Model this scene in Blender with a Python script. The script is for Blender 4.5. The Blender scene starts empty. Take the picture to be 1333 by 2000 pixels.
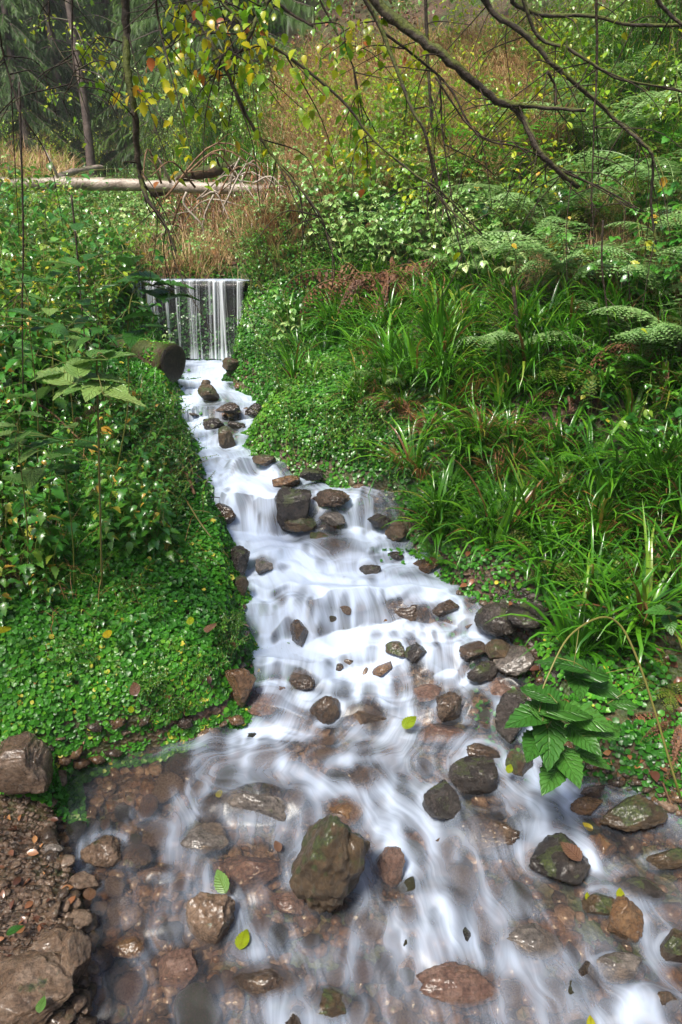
import bpy, math, random
import numpy as np
R = math.radians
S = bpy.context.scene
# ------------------------------------------------------------------ camera, sky, sun, exposure
F = 1333.0; CX, CY = 666.5, 1000.0; PITCH = R(23.2); CAMZ = 1.9
cd = bpy.data.cameras.new('camera'); cam = bpy.data.objects.new('camera', cd)
S.collection.objects.link(cam); S.camera = cam
cam.location = (0, 0, CAMZ); cam.rotation_euler = (R(90) - PITCH, 0, 0)
cd.sensor_fit = 'VERTICAL'; cd.sensor_height = 36; cd.sensor_width = 24; cd.lens = 24
cd.clip_start = 0.05; cd.clip_end = 500
SUN_EL, SUN_AZ = 58, 215           # azimuth measured clockwise from +Y
w = bpy.data.worlds.new('World'); S.world = w; w.use_nodes = True
nt = w.node_tree; bg = nt.nodes['Background']
sky = nt.nodes.new('ShaderNodeTexSky'); sky.sky_type = 'NISHITA'; sky.sun_disc = False
sky.sun_elevation = R(SUN_EL); sky.sun_rotation = R(SUN_AZ); sky.dust_density = 3.0; sky.air_density = 0.7; sky.ozone_density = 0.8
nt.links.new(sky.outputs[0], bg.inputs[0]); bg.inputs[1].default_value = 0.12
sl = bpy.data.lights.new('sun', 'SUN'); sl.energy = 3.1; sl.angle = R(13); sl.color = (1, .94, .84)
so = bpy.data.objects.new('sun', sl); S.collection.objects.link(so)
so.rotation_euler = (R(90 - SUN_EL), 0, R(180 - SUN_AZ) )
S.view_settings.view_transform = 'Standard'; S.view_settings.look = 'None'
S.view_settings.exposure = 1.2; S.view_settings.gamma = 1; S.view_settings.use_curve_mapping = False
S.cycles.max_bounces = 8; S.cycles.diffuse_bounces = 3; S.cycles.glossy_bounces = 2
S.cycles.transparent_max_bounces = 12; S.cycles.transmission_bounces = 3; S.cycles.volume_bounces = 0
S.cycles.caustics_reflective = False; S.cycles.caustics_refractive = False
S.cycles.use_denoising = True; S.cycles.sample_clamp_indirect = 6
COL = S.collection
rng = np.random.default_rng(7); random.seed(7)

# ------------------------------------------------------------------ noise
def _h(ix, iy, iz):
    n = (ix.astype(np.int64) * 374761393 + iy.astype(np.int64) * 668265263 + iz * 1274126177) & 0xffffffff
    n = ((n ^ (n >> 13)) * 1274126177) & 0xffffffff
    n = (n ^ (n >> 16)) & 0xffffff
    return n / float(0xffffff)
def noise2(x, y, seed=0):
    x = np.asarray(x, float); y = np.asarray(y, float)
    ix = np.floor(x); iy = np.floor(y); fx = x - ix; fy = y - iy
    fx = fx * fx * (3 - 2 * fx); fy = fy * fy * (3 - 2 * fy)
    a = _h(ix, iy, seed); b = _h(ix + 1, iy, seed); c = _h(ix, iy + 1, seed); d = _h(ix + 1, iy + 1, seed)
    return (a * (1 - fx) + b * fx) * (1 - fy) + (c * (1 - fx) + d * fx) * fy
def fbm(x, y, o=4, seed=0):
    s = 0; a = .5
    for i in range(o):
        s = s + a * (noise2(x, y, seed + i * 17) - .5); x = x * 2.03; y = y * 2.03; a *= .5
    return s * 2
def noise3(p, seed=0):
    x, y, z = p[:, 0], p[:, 1], p[:, 2]
    iz = np.floor(z); fz = z - iz; fz = fz * fz * (3 - 2 * fz)
    out = np.zeros(len(x))
    for k in (0, 1):
        ix = np.floor(x); iy = np.floor(y); fx = x - ix; fy = y - iy
        fx = fx * fx * (3 - 2 * fx); fy = fy * fy * (3 - 2 * fy)
        zz = (iz + k).astype(np.int64) * 7919 + seed
        a = _h(ix, iy, zz); b = _h(ix + 1, iy, zz); c = _h(ix, iy + 1, zz); d = _h(ix + 1, iy + 1, zz)
        v = (a * (1 - fx) + b * fx) * (1 - fy) + (c * (1 - fx) + d * fx) * fy
        out += v * (fz if k else 1 - fz)
    return out
def sst(x, a, b):
    t = np.clip((np.asarray(x, float) - a) / (b - a), 0, 1); return t * t * (3 - 2 * t)

# ------------------------------------------------------------------ photo pixel <-> world
cp, sp = math.cos(PITCH), math.sin(PITCH)
def ray(px, py):
    px = np.asarray(px, float); py = np.asarray(py, float)
    a, b = np.broadcast_arrays((px - CX) / F, -(py - CY) / F)
    return np.stack([a, cp + b * sp, -sp + b * cp], -1)
def at_y(px, py, y):
    d = ray(px, py); t = y / d[..., 1]
    return np.array([0, 0, CAMZ]) + d * np.asarray(t)[..., None]
def at_z(px, py, z):
    d = ray(px, py); t = (z - CAMZ) / d[..., 2]
    return np.array([0, 0, CAMZ]) + d * np.asarray(t)[..., None]
def depth(P): return P[..., 1] * cp - (P[..., 2] - CAMZ) * sp
def project(P):
    d = depth(P); v = P[..., 1] * sp + (P[..., 2] - CAMZ) * cp
    return CX + F * P[..., 0] / d, CY - F * v / d

# ------------------------------------------------------------------ stream profile, banks, terrain height
ROWZ = [(700, .690), (712, .68), (742, .675), (756, .635), (792, .622), (812, .545), (845, .535), (862, .505), (892, .497), (922, .425), (958, .41), (1034, .215), (1078, .205), (1104, .16), (1163, .15),
        (1236, .02), (1283, 0.0), (1333, -.075), (1385, -.09), (1415, -.13), (1480, -.14), (1520, -.155), (1560, -.16), (1620, -.185), (1760, -.20), (1850, -.225), (2000, -.24), (2300, -.26)]
_r = np.array([a for a, b in ROWZ], float); _z = np.array([b for a, b in ROWZ])
_y = at_z(CX, _r, _z)[:, 1]
o = np.argsort(_y); PY, PZ = _y[o], _z[o]
PY = np.concatenate([[-20], PY]); PZ = np.concatenate([[-.9], PZ])
EDGE = [(700, 296, 500), (712, 322, 470), (740, 336, 440), (780, 348, 512), (830, 354, 498), (870, 370, 478), (900, 385, 520), (930, 402, 590), (960, 408, 690),
        (1000, 415, 775), (1050, 438, 800), (1100, 455, 850), (1150, 465, 905), (1200, 478, 970), (1250, 482, 1010), (1300, 478, 1035), (1350, 468, 1045),
        (1400, 445, 1055), (1450, 330, 1070), (1480, 180, 1090), (1510, 105, 1150), (1560, 110, 1290), (1600, 118, 1370), (1700, 130, 1480), (1800, 155, 1560), (2000, 160, 1700), (2300, 100, 1900)]
er = np.array([e[0] for e in EDGE], float)
ez = np.interp(er, _r, _z)
eL = at_z(np.array([e[1] for e in EDGE], float), er, ez); eR = at_z(np.array([e[2] for e in EDGE], float), er, ez)
o = np.argsort(eL[:, 1]); EY = eL[o, 1]; EXL = eL[o, 0]; EXR = eR[o, 0]
EY = np.concatenate([EY, [6.62, 9, 14, 30, 80]]); EXL = np.concatenate([EXL, [-2.3, -2.6, -4.5, -9, -26]]); EXR = np.concatenate([EXR, [-.9, -1.9, -3.7, -8, -25]])
YW = 6.5; CREST = 1.38
def xL(y): return np.interp(y, EY, EXL)
def xR(y): return np.interp(y, EY, EXR)
HUMPS = [  # px, py, radius px (across, along), height m : rounded swells where the water rides over stones
    (870, 1775, 40, 45, .05), (825, 1840, 45, 55, .035), (1240, 1975, 60, 50, .05), (640, 1860, 55, 50, .03), (570, 1975, 50, 40, .03), (515, 1870, 50, 40, .025),
    (700, 1530, 60, 35, .035), (500, 1555, 60, 30, .03), (1100, 1630, 60, 40, .035), (1070, 1960, 90, 40, .03), (640, 1165, 45, 22, .04), (720, 1170, 40, 20, .03), (560, 1090, 50, 25, .04),
    (610, 1175, 22, 20, .03), (690, 1180, 40, 20, .03), (540, 1410, 60, 18, .02), (780, 1420, 30, 22, .03), (640, 1345, 35, 25, .035), (720, 1375, 35, 20, .03), (525, 1345, 35, 25, .03), (820, 1300, 50, 20, .03),
    (710, 1000, 30, 20, .04), (470, 960, 40, 20, .03), (880, 1270, 40, 20, .03), (1010, 1345, 30, 20, .03), (460, 925, 40, 14, .03), (420, 870, 40, 14, .02), (400, 760, 30, 10, .02), (430, 720, 40, 8, .03), (820, 1190, 60, 20, .03),
    (930, 1620, 50, 40, .03), (350, 1700, 60, 60, .015), (980, 1430, 40, 30, .03), (690, 1700, 30, 60, .02), (1180, 1850, 60, 60, .025), (930, 1900, 80, 60, .025)]
hp = []
for a, b, ra, rb, hh in HUMPS:
    P = at_z(a, b, np.interp(b, _r, _z)); s = depth(P) / F
    ang = PITCH + math.atan((b - 1000) / F)
    hp.append((P[0], P[1], ra * s, rb * s / math.sin(ang), hh))
def Wsurf(x, y):
    x = np.asarray(x, float); y = np.asarray(y, float)
    near = 1 - sst(y, 6.0, 6.4)
    yw = y + near * (.20 * (noise2(x * 2.6 + 3, y * .7, 5) - .5) + .15 * (noise2(x * 7.5, y * 1.5, 9) - .5)) * np.clip(y / 3, .4, 1.2)
    z = np.interp(yw, PY, PZ)
    for a, b, ra, rb, hh in hp:
        z = z + hh * np.exp(-((x - a) / ra) ** 2 - ((y - b) / rb) ** 2)
    z = z + .022 * fbm(x * 7, y * 3, 3, 31) * near
    ph = y / .21 + 1.5 * noise2(x * 2.3 + 7, y * .9, 61) + .8 * noise2(x * 8, y * 2, 62); fr_ = ph - np.floor(ph)
    z = z + (.009 + .025 * sst(y, 2.1, 2.7)) * (.4 + 1.2 * noise2(x * 3, y * 2, 63)) * (sst(fr_, .72, 1.0) - fr_) * near
    z = np.where(y > YW + .05, CREST + np.maximum(0, y - YW) * .03, z)
    return z
def Hter(x, y, detail=True):
    x = np.asarray(x, float); y = np.asarray(y, float)
    zs = np.interp(y, PY, PZ)
    zs = np.where(y > YW + .05, CREST + np.maximum(0, y - YW) * .03, zs)
    wob = .07 * fbm(x * .3 + 5, y * 3.1, 3, 3) * (1 - sst(y, 5.8, 6.3))
    l = xL(y) + wob; r = xR(y) + wob
    dl = l - x; dr = x - r
    zb = np.interp(y, [-20, 0, 1, 2, 3, 4, 5, 5.9, 6.3, 6.7, 7.2, 8, 10, 15, 25, 40, 80], [-.8, -.22, -.2, -.14, .12, .42, .62, .74, 1.0, 1.42, 1.56, 1.66, 1.8, 2.3, 4.0, 8.5, 22])
    # left bank
    lf = sst(y, 1.85, 2.3)
    e = np.maximum(dl, 0)
    hl = zb + (.03 + .10 * lf) * sst(e, 0, .10) + (.10 + .26 * lf * (1 - .75 * sst(y, 6, 8))) * np.minimum(e, 1.2) + (.05 + .09 * lf) * np.clip(e - 1.2, 0, 6) + .5 * np.maximum(e - 12, 0)
    # right bank and hillside
    e = np.maximum(dr, 0)
    rf = sst(y, 1.7, 2.6)
    hr = zb + (.05 + .05 * rf) * sst(e, 0, .12) + (.12 + .26 * rf) * np.minimum(e, .9) + (.25 + .16 * rf) * np.clip(e - .9, 0, 14) + .30 * np.maximum(e - 15, 0)
    hr = hr + .24 * np.clip(y - 7, 0, 12) * sst(e, .3, 3.0) + .2 * np.clip(y - 19, 0, 60) * sst(e, 1, 6)
    hr = hr + .30 * np.exp(-((x + .62) / .33) ** 2 - ((y - 6.75) / .45) ** 2)
    bed = zs - .075 + .03 * fbm(x * 9, y * 9, 3, 77)
    k = sst(y, 6.62, 6.85); bed = bed * (1 - k) + zb * k
    h = np.where(dl > 0, hl, np.where(dr > 0, hr, bed))
    inside = np.minimum(-dl, -dr)
    edge = sst(inside, -.02, .07)
    h = np.where(inside > 0, bed * edge + (zb * .5 + zs * .5) * (1 - edge) - .0, h)
    h = h + (.05 * fbm(x * 1.7, y * 1.7, 4, 41) + .018 * fbm(x * 9, y * 9, 3, 42)) * sst(-inside, 0, .3)
    h = h + .5 * fbm(x * .16, y * .16, 3, 43) * sst(-inside, 2, 8)
    return h
def hit(px, py, off=0.0, fn=None):
    fn = fn or (lambda x, y: Hter(x, y) + off)
    px = np.atleast_1d(np.asarray(px, float)); py = np.atleast_1d(np.asarray(py, float))
    d = ray(px, py)
    ys = np.concatenate([np.linspace(.7, 7, 260), np.geomspace(7.05, 90, 240)])
    t = ys[None, :] / d[:, 1:2]
    X = d[:, 0:1] * t; Z = CAMZ + d[:, 2:3] * t; Y = np.broadcast_to(ys[None, :], X.shape)
    below = Z < fn(X, Y)
    k = np.argmax(below, 1); ok = below.any(1)
    k = np.where(ok, k, len(ys) - 1); i = np.arange(len(px))
    y = ys[k]; x = d[:, 0] * (y / d[:, 1])
    P = np.stack([x, y, fn(x, y)], 1)
    return P, ok

# ------------------------------------------------------------------ mesh building
class MB:
    def __init__(s): s.v = []; s.q = []; s.t = []; s.aq = []; s.at = []; s.n = 0
    def add(s, v, q=None, t=None, a=0.5):
        v = np.asarray(v, float).reshape(-1, 3)
        if q is not None and len(q):
            q = np.asarray(q, int); s.q.append(q + s.n); s.aq.append(np.broadcast_to(a, (len(q),)).astype(float))
        if t is not None and len(t):
            t = np.asarray(t, int); s.t.append(t + s.n); s.at.append(np.broadcast_to(a, (len(t),)).astype(float))
        s.v.append(v); s.n += len(v)
    def mesh(s, name, smooth=False):
        v = np.concatenate(s.v); me = bpy.data.meshes.new(name)
        q = np.concatenate(s.q) if s.q else np.zeros((0, 4), int); t = np.concatenate(s.t) if s.t else np.zeros((0, 3), int)
        me.vertices.add(len(v)); me.vertices.foreach_set('co', v.astype(np.float32).ravel())
        nl = q.size + t.size; npoly = len(q) + len(t)
        me.loops.add(nl); me.loops.foreach_set('vertex_index', np.concatenate([q.ravel(), t.ravel()]).astype(np.int32))
        me.polygons.add(npoly)
        st = np.concatenate([np.arange(len(q)) * 4, q.size + np.arange(len(t)) * 3]).astype(np.int32)
        me.polygons.foreach_set('loop_start', st)
        me.update(calc_edges=True)
        if smooth: me.polygons.foreach_set('use_smooth', np.ones(npoly, bool))
        at = me.attributes.new('rnd', 'FLOAT', 'FACE')
        at.data.foreach_set('value', np.concatenate([*s.aq, *s.at]).astype(np.float32))
        if getattr(s, 'luv', None) is not None:
            a = me.attributes.new('luv', 'FLOAT_VECTOR', 'POINT'); L = np.zeros((len(v), 3)); L[:len(s.luv)] = s.luv; a.data.foreach_set('vector', L.ravel().astype(np.float32))
        me.validate(); return me
    def build(s, name, mat, parent=None, smooth=False):
        me = s.mesh(name, smooth); me.materials.append(mat)
        return link(name, me, parent)
def link(name, me, parent=None):
    ob = bpy.data.objects.new(name, me); COL.objects.link(ob)
    if parent is not None: ob.parent = parent
    return ob
def empty(name, loc=(0, 0, 0), rz=0, sc=1):
    ob = bpy.data.objects.new(name, None); COL.objects.link(ob); ob.empty_display_size = .1
    ob.location = loc; ob.rotation_euler = (0, 0, rz); ob.scale = (sc,) * 3; return ob
def tag(ob, label=None, cat=None, group=None, kind=None):
    if label: ob['label'] = label
    if cat: ob['category'] = cat
    if group: ob['group'] = group
    if kind: ob['kind'] = kind
    return ob
def copy_thing(src, kids):
    c = src.copy(); COL.objects.link(c)
    for k, sub in kids:
        d = k.copy(); COL.objects.link(d); d.parent = c
        for g in sub:
            e = g.copy(); COL.objects.link(e); e.parent = d
    return c
def grid_faces(nr, nc):
    i = np.arange(nr - 1)[:, None] * nc + np.arange(nc - 1)[None, :]; i = i.ravel()
    return np.stack([i, i + 1, i + nc + 1, i + nc], 1)
def rotm(yaw, pitch, roll):
    """leaf frames: +Y is the leaf's length, +Z its upper side"""
    cy_, sy_ = np.cos(yaw), np.sin(yaw); cpp, spp = np.cos(pitch), np.sin(pitch); cr, sr = np.cos(roll), np.sin(roll)
    o = np.zeros_like(cy_); l = np.ones_like(cy_)
    Rz = np.stack([cy_, -sy_, o, sy_, cy_, o, o, o, l], -1).reshape(-1, 3, 3)
    Rx = np.stack([l, o, o, o, cpp, -spp, o, spp, cpp], -1).reshape(-1, 3, 3)
    Ry = np.stack([cr, o, sr, o, l, o, -sr, o, cr], -1).reshape(-1, 3, 3)
    return Rz @ Rx @ Ry
def scatter(mb, tv, tq, tt, pos, rot, sc, a):
    """copies of a template joined into one mesh (the leaves of one plant)"""
    n = len(pos); tv = np.asarray(tv, float); m = len(tv)
    sc = np.asarray(sc, float); sc = sc[:, None, None] if sc.ndim == 1 else sc[:, None, :]
    V = np.einsum('nij,nmj->nmi', rot, tv[None] * sc) + pos[:, None, :]
    off = (np.arange(n) * m)[:, None, None]
    q = (np.asarray(tq)[None] + off).reshape(-1, 4) if tq is not None and len(tq) else None
    t = (np.asarray(tt)[None] + off).reshape(-1, 3) if tt is not None and len(tt) else None
    base = mb.n; mb.v.append(V.reshape(-1, 3)); mb.n += n * m
    if m == 105 and base == 0:
        c = np.tile(np.stack([np.tile(np.linspace(-1, 1, 7), 15), np.repeat(np.linspace(0, 1, 15), 7), np.zeros(105)], 1), (n, 1)); mb.luv = c
    if q is not None: mb.q.append(q + base); mb.aq.append(np.repeat(a, len(tq)).astype(float))
    if t is not None: mb.t.append(t + base); mb.at.append(np.repeat(a, len(tt)).astype(float))
def tube(mb, pts, rad, n=6, a=.5, cap=True):
    pts = np.asarray(pts, float); rad = np.broadcast_to(np.asarray(rad, float), (len(pts),))
    tan = np.gradient(pts, axis=0); tan /= np.linalg.norm(tan, axis=1)[:, None] + 1e-9
    ref = np.array([0, 0, 1.]) if abs(tan[:, 2]).mean() < .8 else np.array([0, 1., 0])
    s = np.cross(tan, ref); s /= np.linalg.norm(s, axis=1)[:, None] + 1e-9
    t = np.cross(s, tan)
    an = np.arange(n) * 2 * np.pi / n
    V = pts[:, None] + rad[:, None, None] * (np.cos(an)[None, :, None] * s[:, None] + np.sin(an)[None, :, None] * t[:, None])
    k = len(pts); i = (np.arange(k - 1)[:, None] * n + np.arange(n)[None]).ravel(); j = (np.arange(k - 1)[:, None] * n + (np.arange(n)[None] + 1) % n).ravel()
    q = np.stack([i, j, j + n, i + n], 1); V = V.reshape(-1, 3)
    tt = None
    if cap:
        V = np.concatenate([V, pts[:1], pts[-1:]]); c0 = k * n; c1 = c0 + 1; m = np.arange(n); m2 = (m + 1) % n
        tt = np.concatenate([np.stack([m2, m, np.full(n, c0)], 1), np.stack([(k - 1) * n + m, (k - 1) * n + m2, np.full(n, c1)], 1)])
    mb.add(V, q, tt, a)
def smooth_path(pts, k=6):
    pts = np.asarray(pts, float); n = len(pts)
    P = np.concatenate([[2 * pts[0] - pts[1]], pts, [2 * pts[-1] - pts[-2]]]); out = []
    for i in range(1, n):
        p0, p1, p2, p3 = P[i - 1], P[i], P[i + 1], P[i + 2]
        for u in np.arange(k) / k:
            out.append(.5 * ((2 * p1) + (-p0 + p2) * u + (2 * p0 - 5 * p1 + 4 * p2 - p3) * u * u + (-p0 + 3 * p1 - 3 * p2 + p3) * u ** 3))
    out.append(P[n]); return np.array(out)

# leaf outlines ---------------------------------------------------------------
def leaf_t(prof, fold=.25, droop=.3, ser=0.0):
    """blade of unit length along +Y: prof = half-widths, folded along the midrib, tip drooping"""
    prof = np.asarray(prof, float); n = len(prof); y = np.linspace(0, 1, n)
    w = prof.copy()
    if ser: w[1:-1] *= 1 + ser * np.where(np.arange(n - 2) % 2 == 0, 1, -1)
    z0 = -droop * y ** 2
    L = np.stack([-w, y, z0 + fold * w], 1); M = np.stack([0 * y, y, z0], 1); Rr = np.stack([w, y, z0 + fold * w], 1)
    V = np.concatenate([L, M, Rr]); q = []
    for i in range(n - 1):
        q += [[i, n + i, n + i + 1, i + 1], [n + i, 2 * n + i, 2 * n + i + 1, n + i + 1]]
    return V, np.array(q), None
OVAL = leaf_t([.02, .22, .30, .24, .01], .3, .25)
OVAL9 = leaf_t([.02, .24, .27, .37, .33, .38, .30, .27, .17, .12, .01], .25, .28, .06)
NETTLE = leaf_t([.02, .23, .24, .34, .27, .31, .21, .21, .12, .09, .01], .3, .38, .10)
def round_t():
    n = 6; a = np.arange(n) * 2 * np.pi / n
    V = np.concatenate([[[0, .0, -.10]], np.stack([.5 * np.cos(a), .5 * np.sin(a), .06 * np.cos(3 * a)], 1)])
    return V, None, np.array([[0, 1 + i, 1 + (i + 1) % n] for i in range(n)])
ROUND = round_t()

# ------------------------------------------------------------------ materials
def newmat(name):
    m = bpy.data.materials.new(name); m.use_nodes = True; n = m.node_tree; n.nodes.clear()
    out = n.nodes.new('ShaderNodeOutputMaterial'); return m, n, out
def N(n, t, **k):
    x = n.nodes.new(t)
    for a, b in k.items(): setattr(x, a, b)
    return x
def ramp(n, fac, stops):
    r = N(n, 'ShaderNodeValToRGB'); el = r.color_ramp.elements
    while len(el) < len(stops): el.new(.5)
    for e, (p, c) in zip(el, stops): e.position = p; e.color = (*c, 1)
    n.links.new(fac, r.inputs[0]); return r.outputs[0]
def noise(n, scale, detail=4, vec=None, rough=.6):
    x = N(n, 'ShaderNodeTexNoise'); x.inputs['Scale'].default_value = scale; x.inputs['Detail'].default_value = detail; x.inputs['Roughness'].default_value = rough
    if vec is not None: n.links.new(vec, x.inputs['Vector'])
    return x.outputs[0]
def leafmat(name, stops, rough=.35, trans=.3, spec=.5, gain=1.55, veins=False):
    m, n, out = newmat(name); stops = [(p, (min(c[0] * gain * 1.05, .6), min(c[1] * gain, .6), c[2] * gain * (.6 if c[1] > c[0] * 1.15 else 1))) for p, c in stops]
    at = N(n, 'ShaderNodeAttribute', attribute_name='rnd'); oi = N(n, 'ShaderNodeObjectInfo')
    f = N(n, 'ShaderNodeMath', operation='MULTIPLY_ADD'); n.links.new(oi.outputs['Random'], f.inputs[0]); f.inputs[1].default_value = .34
    s = N(n, 'ShaderNodeMath', operation='SUBTRACT'); n.links.new(at.outputs['Fac'], s.inputs[0]); s.inputs[1].default_value = .19
    n.links.new(s.outputs[0], f.inputs[2])
    c = ramp(n, f.outputs[0], stops)
    p = N(n, 'ShaderNodeBsdfPrincipled'); n.links.new(c, p.inputs['Base Color']); p.inputs['Roughness'].default_value = rough; p.inputs['Specular IOR Level'].default_value = spec
    if rough < .36: p.inputs['Coat Weight'].default_value = .08 if 'cress' in name else .5; p.inputs['Coat Roughness'].default_value = .22
    if veins:   # side veins run obliquely from the midrib to the edge
        lu = N(n, 'ShaderNodeAttribute', attribute_name='luv'); sx = N(n, 'ShaderNodeSeparateXYZ'); n.links.new(lu.outputs['Vector'], sx.inputs[0])
        ab = N(n, 'ShaderNodeMath', operation='ABSOLUTE'); n.links.new(sx.outputs[0], ab.inputs[0])
        m1 = N(n, 'ShaderNodeMath', operation='MULTIPLY_ADD'); n.links.new(ab.outputs[0], m1.inputs[0]); m1.inputs[1].default_value = -.22; n.links.new(sx.outputs[1], m1.inputs[2])
        m2 = N(n, 'ShaderNodeMath', operation='MULTIPLY'); n.links.new(m1.outputs[0], m2.inputs[0]); m2.inputs[1].default_value = 9
        m3 = N(n, 'ShaderNodeMath', operation='PINGPONG'); n.links.new(m2.outputs[0], m3.inputs[0]); m3.inputs[1].default_value = .5
        m4 = N(n, 'ShaderNodeMath', operation='MINIMUM'); n.links.new(m3.outputs[0], m4.inputs[0]); m5 = N(n, 'ShaderNodeMath', operation='MULTIPLY'); n.links.new(ab.outputs[0], m5.inputs[0]); m5.inputs[1].default_value = 2.5; n.links.new(m5.outputs[0], m4.inputs[1])
        mr = N(n, 'ShaderNodeMapRange'); n.links.new(m4.outputs[0], mr.inputs[0]); mr.inputs[1].default_value = 0; mr.inputs[2].default_value = .2; mr.inputs[3].default_value = 0; mr.inputs[4].default_value = 1
        bp = N(n, 'ShaderNodeBump'); bp.inputs['Strength'].default_value = .9; bp.inputs['Distance'].default_value = .004; n.links.new(mr.outputs[0], bp.inputs['Height']); n.links.new(bp.outputs[0], p.inputs['Normal'])
        vx = N(n, 'ShaderNodeMix', data_type='RGBA'); n.links.new(mr.outputs[0], vx.inputs['Factor']); n.links.new(c, vx.inputs['B'])
        vb = N(n, 'ShaderNodeMix', data_type='RGBA', blend_type='MULTIPLY'); vb.inputs['Factor'].default_value = 1; n.links.new(c, vb.inputs['A']); vb.inputs['B'].default_value = (1.5, 1.35, 1.3, 1); n.links.new(vb.outputs['Result'], vx.inputs['A']); sp2 = N(n, 'ShaderNodeMix', data_type='RGBA', blend_type='MULTIPLY'); sp2.inputs['Factor'].default_value = .8; n.links.new(vx.outputs['Result'], sp2.inputs['A']); n.links.new(ramp(n, noise(n, 45, 5, N(n, 'ShaderNodeTexCoord').outputs['Object'], .7), [(.3, (.45, .32, .18)), (.42, (.9, .85, .7)), (.7, (1.1, 1.1, 1))]), sp2.inputs['B']); c = sp2.outputs['Result']; n.links.new(c, p.inputs['Base Color'])
    t = N(n, 'ShaderNodeBsdfTranslucent'); n.links.new(c, t.inputs[0])
    mx = N(n, 'ShaderNodeMixShader'); mx.inputs[0].default_value = trans
    n.links.new(p.outputs[0], mx.inputs[1]); n.links.new(t.outputs[0], mx.inputs[2]); n.links.new(mx.outputs[0], out.inputs[0]); return m
def barkmat(name, a, b, moss=None, mossamt=.5, scale=14, rough=.7, spec=.3):
    m, n, out = newmat(name); tc = N(n, 'ShaderNodeTexCoord')
    f = noise(n, scale, 6, tc.outputs['Object']); c = ramp(n, f, [(.3, a), (.7, b)])
    if moss:
        g = N(n, 'ShaderNodeNewGeometry'); sx = N(n, 'ShaderNodeSeparateXYZ'); n.links.new(g.outputs['Normal'], sx.inputs[0])
        f2 = noise(n, scale * .5, 4, tc.outputs['Object'])
        ad = N(n, 'ShaderNodeMath', operation='MULTIPLY_ADD'); n.links.new(sx.outputs[2], ad.inputs[0]); ad.inputs[1].default_value = .25; n.links.new(f2, ad.inputs[2])
        mr = N(n, 'ShaderNodeMapRange'); n.links.new(ad.outputs[0], mr.inputs[0]); mr.inputs[1].default_value = 1 - mossamt * .8; mr.inputs[2].default_value = 1.1 - mossamt * .8
        mx = N(n, 'ShaderNodeMix', data_type='RGBA'); n.links.new(mr.outputs[0], mx.inputs['Factor']); n.links.new(c, mx.inputs['A'])
        f3 = noise(n, scale * 5, 2, tc.outputs['Object']); n.links.new(ramp(n, f3, [(.3, tuple(q * .4 for q in moss)), (.7, moss)]), mx.inputs['B']); c = mx.outputs['Result']
    p = N(n, 'ShaderNodeBsdfPrincipled'); n.links.new(c, p.inputs['Base Color']); p.inputs['Roughness'].default_value = rough; p.inputs['Specular IOR Level'].default_value = spec
    bf = noise(n, scale * 2.5, 6, tc.outputs['Object']); bp = N(n, 'ShaderNodeBump'); bp.inputs['Strength'].default_value = .6; bp.inputs['Distance'].default_value = .02
    n.links.new(bf, bp.inputs['Height']); n.links.new(bp.outputs[0], p.inputs['Normal']); n.links.new(p.outputs[0], out.inputs[0]); return m
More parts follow.
